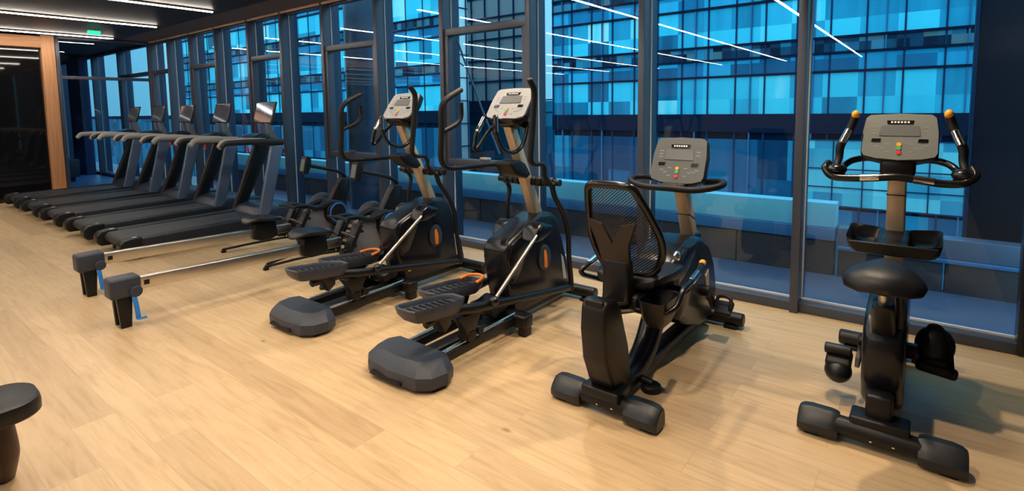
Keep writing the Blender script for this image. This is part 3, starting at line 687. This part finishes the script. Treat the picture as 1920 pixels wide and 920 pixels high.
    hb = PB().tube(R_, [.014] * 7 + [.017, .017], seg=12).build('fixed_handlebar', 'gloss', t)
    PB().tube([(.12, -1.66, 1.36), (.12, -1.66, 1.455)], .0185, sub=1).build('sensor_grip', 'chrome', hb)
    # pivot sleeve
    pv = PB()
    for i in range(9): pv.cyl((-.22 + i * .05, -1.15, .985), (-.18 + i * .05 + .003, -1.15, .985), .036 if i % 2 == 0 else .033, bev=.006)
    pv.cyl((-.27, -1.15, .985), (.27, -1.15, .985), .024).build('pivot_sleeve', 'black', t)
    # moving arms
    a = PB().tube([(.27, -1.50, 1.685), (.27, -1.455, 1.63), (.27, -1.45, 1.58), (.27, -1.465, 1.45), (.27, -1.49, 1.25), (.27, -1.495, 1.175), (.27, -1.455, 1.143), (.27, -1.37, 1.135), (.265, -1.335, 1.10), (.265, -1.33, 1.05), (.26, -1.26, .99)],
              [.019, .021, .021, .021, .020, .018, .016, .016, .016, .016, .018], seg=14).build('moving_handle', 'rubber', t)
    PB().tube([(.27, -1.466, 1.36), (.25, -1.43, 1.41), (.24, -1.42, 1.48), (.245, -1.425, 1.56)], .015).build('inner_grip', 'rubber', a)
    PB().tube([(.26, -1.24, .99), (.255, -1.20, .90), (.25, -1.08, .755), (.245, -1.01, .60), (.24, -.99, .42), (.235, -.955, .24), (.235, -.955, .165)], [.020, .019, .018, .018, .018, .019, .022], seg=12).build('lower_link', 'black', t)
    a = PB().tube([(-.27, -1.554, 1.637), (-.27, -1.69, 1.575), (-.27, -1.742, 1.52), (-.27, -1.751, 1.355), (-.27, -1.764, 1.20), (-.27, -1.74, 1.135), (-.27, -1.67, 1.105), (-.27, -1.44, 1.095), (-.265, -1.20, 1.09), (-.26, -1.15, 1.04), (-.26, -1.14, .985)],
              [.019, .021, .021, .021, .020, .018, .017, .016, .016, .016, .018], seg=14).build('moving_handle', 'rubber', t)
    PB().tube([(-.27, -1.557, 1.548), (-.27, -1.56, 1.45), (-.27, -1.61, 1.402), (-.27, -1.74, 1.355)], .016).build('inner_grip', 'rubber', a)
    PB().tube([(-.255, -1.12, .985), (-.25, -1.06, .90), (-.245, -1.09, .79), (-.24, -1.10, .63), (-.24, -1.05, .45), (-.235, -1.0, .25)], .018, seg=12).build('lower_link', 'black', t)
    # pedal arms, pedals
    def pedal(s, y0, y1, z0, z1, ring):
        cx = s * .155; n = 14
        L2 = y1 - y0; ol = [(-.075, .0), (-.085, .08), (-.085, .55), (-.075, .85), (-.045, 1), (.045, 1), (.075, .85), (.085, .55), (.085, .08), (.075, 0), (.045, -.03), (-.045, -.03)]
        def W(u, v, h, k=1): return (cx + u * k, y0 + L2 * (.5 + (v - .5) * k), z0 + (z1 - z0) * v + h)
        b = PB(); b.loft([[W(u, v, -.055, .84) for u, v in ol], [W(u, v, -.02, .98) for u, v in ol], [W(u, v, .018, 1.03) for u, v in ol], [W(u, v, .024, 1.0) for u, v in ol], [W(u, v, .018, .94) for u, v in ol], [W(u, v, -.004, .90) for u, v in ol]])
        pdl = b.build('pedal', 'char', t)
        b = PB()
        for i in range(7):
            v = .14 + i * .11; b.box(W(0, v, .001), (.10, .012, .006), .002)
        b.build('tread_ribs', 'rubber', pdl)
        if ring:
            PB().tube([W(-.075, .80, .022), W(-.06, .97, .035), W(0, 1.04, .04), W(.06, .97, .035), W(.075, .80, .022)], .011, flat=(1, .9)).build('toe_stop', 'orange', pdl)['label'] = 'orange toe stop'
        PB().prism([(y0 + .12, z0 - .04), (y0 + .30, z0 - .05), (y0 + .30, z0 - .15), (y0 + .24, z0 - .19), (y0 + .20, z0 - .10), (y0 + .12, z0 - .08)], cx - .045, cx + .045, .012).build('pedal_bracket', 'black', t)
    pedal(1, -2.47, -2.07, .445, .405, False)
    pedal(-1, -2.03, -1.55, .355, .315, True)
    PB().tube([(.155, -2.33, .34), (.16, -2.12, .345), (.185, -1.98, .325), (.20, -1.82, .305), (.215, -1.60, .275), (.225, -1.25, .225), (.23, -.97, .185)], [.03, .032, .032, .03, .027, .024, .026], seg=14, flat=(.8, 1)).build('pedal_arm', 'black', t)
    PB().tube([(-.155, -1.80, .28), (-.16, -1.60, .275), (-.19, -1.35, .27), (-.22, -1.1, .25), (-.23, -1.0, .25)], [.03, .03, .028, .026, .026], seg=14, flat=(.8, 1)).build('pedal_arm', 'black', t)
    for s, y0, z0 in ((1, -2.02, .30), (-1, -1.80, .26)):
        g = PB().prism([(y0 - .08, z0), (y0 + .13, z0), (y0 + .10, z0 - .06), (y0 + .06, .17), (y0 - .01, .17), (y0 - .03, z0 - .07)], s * .115, s * .185, .01).build('roller_bracket', 'black', t)
        PB().cyl((s * .10, y0 + .03, .163), (s * .185, y0 + .03, .163), .042, bev=.008).build('roller', 'rubber', g)
        PB().cyl((s * .10, y0 + .11, .165), (s * .185, y0 + .11, .165), .025).build('roller', 'rubber', g)
    # silver strut from crank to pedal arm
    for s, (ya, za), (yb, zb) in ((1, (-1.84, .345), (-1.37, .655)), (-1, (-1.28, .27), (-1.26, .62))):
        PB().cyl((s * .235, ya, za), (s * .225, yb, zb), .0115, seg=14).build('strut', 'alu', t)
        PB().ell((s * .235, ya, za - .005), (.03, .035, .03)).build('strut_joint', 'gloss', t)
        PB().prism([(yb - .04, zb - .05), (yb + .0, zb + .045), (yb + .06, zb + .075), (yb + .19, zb + .03), (yb + .15, zb - .02), (yb + .05, zb - .05)], s * .105, s * .24, .02).build('crank_cover', 'gloss', t)
    return t
el = elliptical(-2.285, 'black elliptical trainer nearer the camera, just left of the recumbent bike')
dup(el, (-3.44, OY + .03, 0), 'black elliptical trainer farther left, beside the rowing machines')

# ------------------------------------------------------------------ stabilizer foot helper
def stab(t, y, hw, cap=.16):
    b = PB().tube([(-hw + .08, y, .062), (hw - .08, y, .062)], .048, sub=1, seg=16, flat=(.95, .9)).build('rear_stabilizer', 'black', t)
    for s in (-1, 1):
        def prof(x, k, top):
            return [(s * x, y + py * k, .012 + (pz - .012) * top) for py, pz in ((-.055, .014), (-.064, .03), (-.064, .056), (-.050, .080), (-.022, .106), (-.005, .116), (.035, .116), (.055, .100), (.062, .07), (.062, .03), (.052, .014))]
        PB().loft([prof(hw - cap - .012, .84, .93), prof(hw - cap, .92, .98), prof(hw - cap + .02, .98, 1.0), prof(hw - .05, 1.0, 1.0), prof(hw - .02, .95, .95), prof(hw - .004, .84, .86), prof(hw, .76, .78)]).build('end_cap', 'endcap', b, angle=24)
        PB().box((s * (hw - .06), y - .01, .01), (.06, .07, .02), .005).build('rubber_foot', 'rubber', b)
    PB().box((.06, y - .047, .055), (.01, .004, .006)).box((-.02, y - .047, .052), (.008, .004, .006)).build('bolt', 'chrome', b)
    return b

# ------------------------------------------------------------------ recumbent bike
def recumbent():
    t = thing('recumbent_bike', (-1.215, OY, 0), 'recumbent exercise bike with tall mesh backrest', 'exercise bike')
    stab(t, -1.995, .29)
    PB().prism([(-2.115, .56), (-2.125, .45), (-2.105, .30), (-2.05, .18), (-1.98, .08), (-1.83, .08), (-1.845, .20), (-1.87, .32), (-1.91, .42), (-1.955, .54), (-2.0, .585), (-2.09, .60)], -.068, .068, .018).build('rear_pillar', 'black', t)
    PB().box((0, -1.99, .115), (.20, .14, .05), .01).build('pillar_base', 'black', t)
    # sloped seat rail
    rl = PB().quad8([(-.05, -2.11, .53), (.05, -2.11, .53), (.05, -1.26, .31), (-.05, -1.26, .31), (-.05, -2.11, .60), (.05, -2.11, .60), (.05, -1.26, .38), (-.05, -1.26, .38)], .01).build('seat_rail', 'black', t)
    for s in (-1, 1):
        for dz in (.0, -.035): PB().quad8([(s * .052, -2.08, .575 + dz), (s * .060, -2.08, .575 + dz), (s * .060, -1.80, .502 + dz), (s * .052, -1.80, .502 + dz), (s * .052, -2.08, .588 + dz), (s * .060, -2.08, .588 + dz), (s * .060, -1.80, .515 + dz), (s * .052, -1.80, .515 + dz)]).build('track_edge', 'alu', rl)
    PB().tube([(0, -1.36, .36), (0, -1.42, .28), (0, -1.52, .16), (0, -1.66, .09), (0, -1.80, .07)], [.068, .07, .07, .062, .05], seg=16, flat=(.95, 1)).build('front_pillar', 'navy', t)
    PB().box((0, -1.22, .07), (.10, 1.55, .07), .015).build('main_beam', 'black', t)
    PB().cyl((-.28, -.56, .06), (.28, -.56, .06), .045, bev=.012).box((.2, -.56, .012), (.08, .1, .024), .005).box((-.2, -.56, .012), (.08, .1, .024), .005).build('front_stabilizer', 'black', t)
    PB().cyl((.10, -1.67, .0), (.10, -1.67, .035), .055, bev=.012).cyl((0, -1.67, .055), (.11, -1.67, .04), .02).build('levelling_foot', 'rubber', t)
    # shroud
    pr = [(-1.43, .42), (-1.46, .52), (-1.45, .60), (-1.38, .65), (-1.24, .70), (-1.08, .715), (-.94, .69), (-.80, .61), (-.70, .48), (-.645, .32), (-.65, .20), (-.74, .12), (-.95, .11), (-1.20, .20), (-1.36, .31)]
    sh = PB().prism(pr, -.125, .125, .045, seg=5).build('shroud', 'navy', t)
    PB().prism([(-1.41, .60), (-1.24, .69), (-1.0, .70), (-1.10, .60), (-1.25, .52), (-1.36, .48)], -.131, .131, .02).build('shroud_top', 'gloss', sh)
    PB().prism([(-.90, .43), (-.84, .46), (-.82, .30), (-.86, .26)], .123, .129, .002).build('side_stripe', 'champ', sh)
    for s, a in ((1, .9), (-1, .9 + PI)):
        cy, cz = -.92, .34; ey, ez = cy + .16 * math.cos(a), cz - .16 * math.sin(a)
        c_ = PB().cyl((s * .12, cy, cz), (s * .165, cy, cz), .035, bev=.005).quad8([(s * .15 - .012, cy - .02, cz - .015), (s * .15 + .012, cy - .02, cz - .015), (s * .15 + .012, cy + .02, cz + .015), (s * .15 - .012, cy + .02, cz + .015),
                (s * .16 - .012, ey - .02, ez - .015), (s * .16 + .012, ey - .02, ez - .015), (s * .16 + .012, ey + .02, ez + .015), (s * .16 - .012, ey + .02, ez + .015)], .003).build('crank', 'black', t)
        PB().box((s * .225, ey, ez), (.10, .11, .028), .008, rot=(.5, 0, 0)).tube([(s * .18, ey - .03, ez + .01), (s * .19, ey - .0, ez + .07), (s * .26, ey, ez + .07), (s * .27, ey - .03, ez + .01)], .012, flat=(1, .4)).build('pedal', 'rubber', c_)
    # console column
    PB().quad8([(-.042, -.86, .60), (.042, -.86, .60), (.042, -.77, .60), (-.042, -.77, .60), (-.040, -1.03, 1.0), (.040, -1.03, 1.0), (.040, -.95, 1.0), (-.040, -.95, 1.0)], .010).build('column', 'champ', t)
    PB().box((0, -.905, .80), (.087, .11, .006), .001, rot=(-.4, 0, 0)).build('column_band', 'black', t)
    PB().box((0, -.83, .66), (.11, .13, .05), .015).build('column_collar', 'gloss', t)
    console(t, -.165, .165, -1.10, 1.045, -.99, 1.30, .05, 'plate2')
    hb = PB().tube([(0, -1.215, 1.02), (.15, -1.215, 1.02), (.245, -1.18, 1.035), (.285, -1.11, 1.05), (.25, -1.03, 1.055), (.13, -.99, 1.04), (0, -.98, 1.03), (-.13, -.99, 1.04), (-.25, -1.03, 1.055), (-.285, -1.11, 1.05), (-.245, -1.18, 1.035), (-.15, -1.215, 1.02)], .019, seg=14, sub=4, closed=True).build('handlebar', 'rubber', t)
    PB().prism([(-1.20, 1.0), (-1.20, 1.035), (-.98, 1.05), (-.95, .98)], -.07, .07, .01).build('handlebar_clamp', 'gloss', t)
    # backrest
    rows = [(1.128, .085, -1.965), (1.115, .118, -1.962), (1.08, .135, -1.95), (.98, .165, -1.90), (.87, .192, -1.85), (.78, .192, -1.81), (.70, .165, -1.775), (.66, .13, -1.76), (.645, .09, -1.755)]
    pts_r = [(hw, y + .05 * (hw / .19) ** 2, z) for z, hw, y in rows]; pts_l = [(-hw, y, z) for (hw, y, z) in pts_r][::-1]
    PB().tube(pts_r + pts_l, .020, seg=12, sub=3, closed=True).build('backrest_frame', 'gloss', t)
    rings = []
    for z, hw, y in rows:
        rings.append([(hw * u, y + .05 * (hw * u / .19) ** 2 - .0, z) for u in [-1 + 2 * i / 12 for i in range(13)]])
    ms = PB(); ms.loft(rings, cap=False, closed=False); ms.build('backrest_mesh', 'mesh', t)
    bk = PB()
    bk.loft([[(-.13, -1.925, .95), (-.05, -1.925, .93), (-.05, -1.945, .93), (-.13, -1.945, .95)], [(-.085, -1.90, .83), (0.0, -1.90, .83), (0.0, -1.925, .83), (-.085, -1.925, .83)], [(-.07, -1.85, .70), (.0, -1.85, .70), (.0, -1.88, .70), (-.07, -1.88, .70)]])
    bk.loft([[(.13, -1.925, .95), (.05, -1.925, .93), (.05, -1.945, .93), (.13, -1.945, .95)], [(.085, -1.90, .83), (0.0, -1.90, .83), (0.0, -1.925, .83), (.085, -1.925, .83)], [(.07, -1.85, .70), (.0, -1.85, .70), (.0, -1.88, .70), (.07, -1.88, .70)]])
    bk.build('back_brace', 'brace', t)
    PB().quad8([(-.072, -1.90, .53), (.072, -1.90, .53), (.072, -1.80, .50), (-.072, -1.80, .50), (-.070, -1.895, .745), (.070, -1.895, .745), (.070, -1.83, .745), (-.070, -1.83, .745)], .014).build('back_bracket', 'black', t)
    # seat
    rings = []
    for y, hw, z, th in ((-1.80, .11, .60, .02), (-1.785, .16, .605, .06), (-1.72, .185, .61, .085), (-1.60, .195, .605, .09), (-1.48, .19, .60, .09), (-1.40, .17, .59, .08), (-1.355, .13, .58, .05), (-1.345, .09, .575, .02)):
        rings.append([(hw * math.copysign(abs(math.cos(a)) ** .5, math.cos(a)), y, z + .5 * th * math.copysign(abs(math.sin(a)) ** .5, math.sin(a)) + .012 * (math.cos(a)) ** 2) for a in [2 * PI * i / 24 for i in range(24)]])
    PB().loft(rings).build('seat', 'vinyl', t)
    PB().prism([(-1.86, .50), (-1.84, .56), (-1.45, .56), (-1.42, .44), (-1.80, .46)], -.10, .10, .015).build('seat_carriage', 'black', t)
    # side handles
    hR = PB().tube([(.10, -1.86, .50), (.22, -1.86, .50), (.285, -1.82, .54), (.29, -1.74, .60), (.285, -1.62, .61), (.28, -1.50, .625), (.275, -1.42, .655)], .015, seg=12).build('side_handle', 'gloss', t)
    PB().tube([(.284, -1.60, .612), (.28, -1.50, .627)], .0185, sub=1).build('sensor_grip', 'chrome', hR); PB().ell((.275, -1.41, .66), (.018, .022, .018)).build('end_button', 'amber', hR)
    hL = PB().tube([(-.10, -1.62, .49), (-.22, -1.52, .49), (-.28, -1.56, .51), (-.285, -1.72, .575), (-.285, -1.735, .605), (-.28, -1.66, .625), (-.28, -1.57, .64), (-.28, -1.50, .66)], .015, seg=12).build('side_handle', 'gloss', t)
    PB().tube([(-.28, -1.66, .626), (-.28, -1.57, .641)], .0185, sub=1).build('sensor_grip', 'chrome', hL)
    # bottle baskets
    def bas(y0, y1, z, wy):
        ol = rrect(.07, (y1 - y0) / 2, .04, 4, .185, (y0 + y1) / 2)
        def rg(k, zz): return [(.185 + (px - .185) * k, (y0 + y1) / 2 + (py - (y0 + y1) / 2) * k, zz) for px, py in ol]
        PB().loft([rg(.62, z - .13), rg(.82, z - .09), rg(1.0, z), rg(1.03, z + .008), rg(.95, z + .006), rg(.78, z - .08), rg(.6, z - .118)]).build('basket', 'black', t)
    bas(-1.90, -1.66, .555, 0); bas(-1.66, -1.50, .53, 0)
    PB().ell((.14, -1.43, .68), (.02, .03, .03)).build('seat_lever', 'chrome', t)
    return t
recumbent()

# ------------------------------------------------------------------ upright bike
def upright():
    t = thing('upright_bike', (-.125, OY, 0), 'upright exercise bike at the far right with orange tipped handles', 'exercise bike')
    stab(t, -1.56, .305, .15)
    PB().box((.005, -1.52, .105), (.22, .12, .05), .01).box((.0, -1.50, .16), (.10, .09, .14), .015).build('rear_bracket', 'black', t)
    PB().box((0, -1.0, .09), (.10, 1.05, .07), .015).build('main_beam', 'black', t)
    PB().cyl((-.27, -.46, .06), (.27, -.46, .06), .045, bev=.012).box((.2, -.46, .012), (.08, .1, .024), .005).box((-.2, -.46, .012), (.08, .1, .024), .005).build('front_stabilizer', 'black', t)
    pr = [(-1.40, .13), (-1.45, .25), (-1.47, .38), (-1.45, .48), (-1.38, .545), (-1.25, .58), (-1.0, .60), (-.85, .62), (-.74, .58), (-.62, .42), (-.58, .26), (-.64, .12), (-.80, .07), (-1.3, .07)]
    sh = PB().prism(pr, -.08, .08, .038, seg=5).build('shroud', 'navy', t)
    # seat sleeve, post, saddle
    PB().quad8([(-.045, -1.46, .48), (.045, -1.46, .48), (.045, -1.36, .48), (-.045, -1.36, .48), (-.040, -1.62, .655), (.040, -1.62, .655), (.040, -1.53, .655), (-.040, -1.53, .655)], .016).build('seat_sleeve', 'black', t)
    PB().cyl((.0, -1.565, .63), (.0, -1.60, .76), .019).build('seat_post', 'alu', t)
    PB().box((0, -1.60, .735), (.05, .10, .05), .012).build('saddle_clamp', 'black', t)
    PB().tube([(.05, -1.53, .70), (.055, -1.46, .60), (.055, -1.42, .52)], .016).build('adjust_lever', 'black', t)
    rings = []
    for y, hw, z, th, cr in ((-1.765, .03, .775, .02, .0), (-1.75, .09, .778, .06, .0), (-1.71, .135, .785, .085, .0), (-1.66, .145, .79, .09, .005), (-1.60, .135, .79, .085, .012), (-1.55, .105, .787, .08, .02), (-1.50, .068, .783, .07, .022), (-1.44, .045, .778, .058, .02), (-1.40, .034, .773, .045, .015), (-1.385, .014, .77, .015, .008)):
        rings.append([(hw * math.copysign(abs(math.cos(a)) ** .75, math.cos(a)), y, z + cr * math.cos(a * 1) ** 0 * (1 - abs(math.cos(a))) + .5 * th * math.copysign(abs(math.sin(a)) ** .8, math.sin(a)) - .02 * (abs(math.cos(a)) ** 2)) for a in [2 * PI * i / 24 for i in range(24)]])
    PB().loft(rings).build('saddle', 'vinyl', t, angle=60)
    # column
    PB().quad8([(-.042, -.80, .60), (.042, -.80, .60), (.042, -.70, .60), (-.042, -.70, .60), (-.040, -.90, 1.12), (.040, -.90, 1.12), (.040, -.82, 1.12), (-.040, -.82, 1.12)], .010).build('column', 'champ', t)
    PB().box((0, -.855, 1.03), (.086, .092, .004), .001).build('column_band', 'black', t)
    # tray
    tr_ = PB().quad8([(-.06, -1.07, .745), (.06, -1.07, .745), (.06, -.84, .76), (-.06, -.84, .76), (-.07, -1.10, .805), (.07, -1.10, .805), (.07, -.80, .84), (-.07, -.80, .84)], .014).build('tray', 'black', t)
    PB().quad8([(-.15, -1.095, .755), (.15, -1.095, .755), (.14, -1.06, .75), (-.14, -1.06, .75), (-.185, -1.105, .812), (.185, -1.105, .812), (.18, -1.085, .815), (-.18, -1.085, .815)], .006).build('tray_front', 'black', tr_)
    for s in (-1, 1):
        def ring(k, dz, cx=.125, w=.072, n=5):
            out = []
            for px, py in rrect(w * k, .135 * k, .035 * k, n, cx, -.95):
                out.append((s * px, py, dz + .815 + (py + .95) * .12 + .10 * (px - .125)))
            return out
        PB().loft([ring(.68, -.06), ring(.88, -.035), ring(1.0, .010), ring(1.02, .016), ring(.95, .012), ring(.80, -.028), ring(.60, -.048)]).build('tray_cup', 'black', tr_)
    # console
    console(t, -.158, .158, -.93, 1.225, -.83, 1.44, .055, 'plate3')
    PB().prism([(-.93, 1.13), (-.93, 1.205), (-.90, 1.235), (-.83, 1.235), (-.80, 1.13)], -.075, .075, .02).build('console_neck', 'black', t)
    # handlebar
    X = .125
    hb = PB().tube([(-.30, -.96, 1.19), (-.31, -1.0, 1.165), (-.275, -1.02, 1.125), (-.20, -1.02, 1.12), (-.08, -1.02, 1.13), (0, -1.02, 1.138), (.08, -1.02, 1.13), (.18, -1.02, 1.118), (.26, -1.02, 1.125), (.30, -1.0, 1.16), (.29, -.96, 1.19)], .019, seg=14).build('handlebar', 'gloss', t)
    for s in (-1, 1):
        PB().tube([(s * .07, -1.02, 1.131), (s * .15, -1.02, 1.123)], .0205, sub=1).build('sensor_grip', 'chrome', hb)
        PB().tube([(s * .06, -.86, 1.20), (s * .13, -.86, 1.215), (s * .20, -.88, 1.20), (s * .235, -.92, 1.17), (s * .235, -1.0, 1.14)], .017, seg=12).build('handlebar_bridge', 'gloss', t)
        PB().ell((s * .26, -.99, 1.16), (.05, .04, .03)).build('handle_joint', 'gloss', t)
        h = PB().tube([(s * .265, -.98, 1.165), (s * .255, -.94, 1.22), (s * .252, -.93, 1.28), (s * .215, -.90, 1.37), (s * .195, -.89, 1.43)], [.017, .018, .021, .021, .021], seg=14).build('vertical_grip', 'rubber', t)
        PB().tube([(s * .244, -.945, 1.30), (s * .218, -.925, 1.365)], .0175, sub=1, seg=12).build('sensor_strip', 'chrome', h)
        PB().ell((s * .193, -.895, 1.445), (.019, .022, .024)).build('end_button', 'amber', h)
    # cranks and pedals
    cy, cz = -1.02, .27
    for s, ey, ez, tilt in ((-1, -1.15, .20, .35), (1, -.93, .20, -.55)):
        c_ = PB().cyl((s * .075, cy, cz), (s * .125, cy, cz), .04, bev=.006).quad8([(s * .105 - .012, cy - .02, cz - .02), (s * .105 + .012, cy - .02, cz - .02), (s * .105 + .012, cy + .02, cz + .02), (s * .105 - .012, cy + .02, cz + .02),
                (s * .115 - .012, ey - .02, ez - .02), (s * .115 + .012, ey - .02, ez - .02), (s * .115 + .012, ey + .02, ez + .02), (s * .115 - .012, ey + .02, ez + .02)], .004).build('crank', 'black', t)
        pd = PB().box((s * .195, ey, ez), (.115, .12, .045), .018, rot=(tilt, 0, 0)).build('pedal', 'rubber', c_)
        if s > 0:
            PB().tube([(.135, ey - .06, ez - .0), (.14, ey - .03, ez + .12), (.165, ey + .03, ez + .165), (.21, ey + .03, ez + .165), (.245, ey - .02, ez + .11), (.26, ey - .06, ez - .01)], .024, flat=(1.6, .35), seg=12).build('toe_strap', 'vinyl', pd)
            PB().ell((.19, ey + .02, ez + .085), (.085, .055, .095), rot=(-.4, .25, .2)).build('toe_cage', 'vinyl', pd)
            PB().box((.20, ey - .04, ez - .015), (.17, .05, .055), .018, rot=(0, .15, .1)).build('pedal_edge', 'rubber', pd)
        else:
            PB().ell((-.195, ey - .02, ez - .055), (.062, .075, .058)).build('toe_cage', 'vinyl', pd)
            PB().cyl((-.26, ey, ez + .045), (-.14, ey, ez + .045), .028, bev=.008).build('toe_strap', 'vinyl', pd)
    return t
upright()

# ------------------------------------------------------------------ bench at lower left
t = thing('weight_bench', (-2.79, -4.2, 0), 'black padded bench end on a dark brown leg at the lower left corner', 'bench')
ol = rrect(.14, .52, .10, 8, 0, -.14)
b = B(); rr = []
for z, k in ((.352, .96), (.36, 1.0), (.395, 1.0), (.412, .975), (.42, .90)): rr.append([(px * k, -.14 + (py + .14) * (1 - (1 - k) * .3), z) for px, py in ol])
b.loft(rr).build('pad', 'vinyl', t)
B().tube([(-.14, .27, .355), (-.125, .275, .25), (-.125, .28, .14), (-.19, .28, .01)], [.05, .055, .06, .045], seg=16, flat=(.8, 1)).build('leg', 'legbrown', t)
B().box((0, -.50, .178), (.10, .06, .356), .01).build('leg', 'legbrown', t)
B().box((0, -.17, .33), (.06, .70, .04), .006).build('under_frame', 'legbrown', t)

# ------------------------------------------------------------------ small things on the floor
t = B().tube([(0, 0, .006), (.06, .03, .006), (.12, .0, .012), (.08, -.04, .006), (.02, -.02, .012), (.05, .02, .018), (.13, .02, .006), (.20, .0, .006), (.24, .03, .006)], .006, seg=8).build('power_cable', 'black', loc=(-3.27, -.33, 0))
tag(t, 'short black cable coiled on the floor by the window between the ellipticals', 'cable')
t = B().box((0, 0, .004), (.10, .07, .008), .001, rot=(0, 0, .3)).box((.02, .01, .014), (.06, .05, .012), .003).build('paper_slip', 'paper', loc=(-2.98, -.48, 0)); tag(t, 'small white paper slip on the floor behind the left elliptical', 'paper')
t = B().box((0, 0, .005), (.12, .08, .01), .001, rot=(0, 0, .2)).box((-.02, .01, .02), (.05, .06, .02), .004).build('paper_slip', 'paper', loc=(-1.92, -.60, 0)); tag(t, 'white paper slip on the floor beside the front of the near elliptical', 'paper')
t = thing('low_bench', (-16.3, -1.0, 0), 'dark low bench in the room behind the glass partition', 'bench')
B().box((0, 0, .30), (2.2, .6, .40), .02).build('seat', 'deskdark', t)
B().box((-.8, 0, .05), (.2, .5, .10), .01).box((.8, 0, .05), (.2, .5, .10), .01).build('plinth', 'rubber', t)

# ------------------------------------------------------------------ world, colour
w = bpy.data.worlds.new('world'); S.world = w; w.use_nodes = True; nt = w.node_tree; bg = nt.nodes['Background']
tc = nt.nodes.new('ShaderNodeTexCoord'); sx = nt.nodes.new('ShaderNodeSeparateXYZ'); r = nt.nodes.new('ShaderNodeValToRGB')
nt.links.new(tc.outputs['Generated'], sx.inputs[0]); nt.links.new(sx.outputs['Z'], r.inputs['Fac'])
e = r.color_ramp.elements; e[0].position = 0; e[0].color = (.13, .32, .40, 1); e[1].position = .5; e[1].color = (.50, .76, .90, 1)
m_ = e.new(.15); m_.color = (.17, .42, .53, 1)
nt.links.new(r.outputs['Color'], bg.inputs['Color']); bg.inputs['Strength'].default_value = 2.45

S.view_settings.view_transform = 'Standard'; S.view_settings.look = 'None'; S.view_settings.gamma = 1; S.view_settings.use_curve_mapping = False
S.view_settings.exposure = 0
S.cycles.use_denoising = True
S.cycles.max_bounces = 8; S.cycles.transparent_max_bounces = 16; S.cycles.sample_clamp_indirect = 6
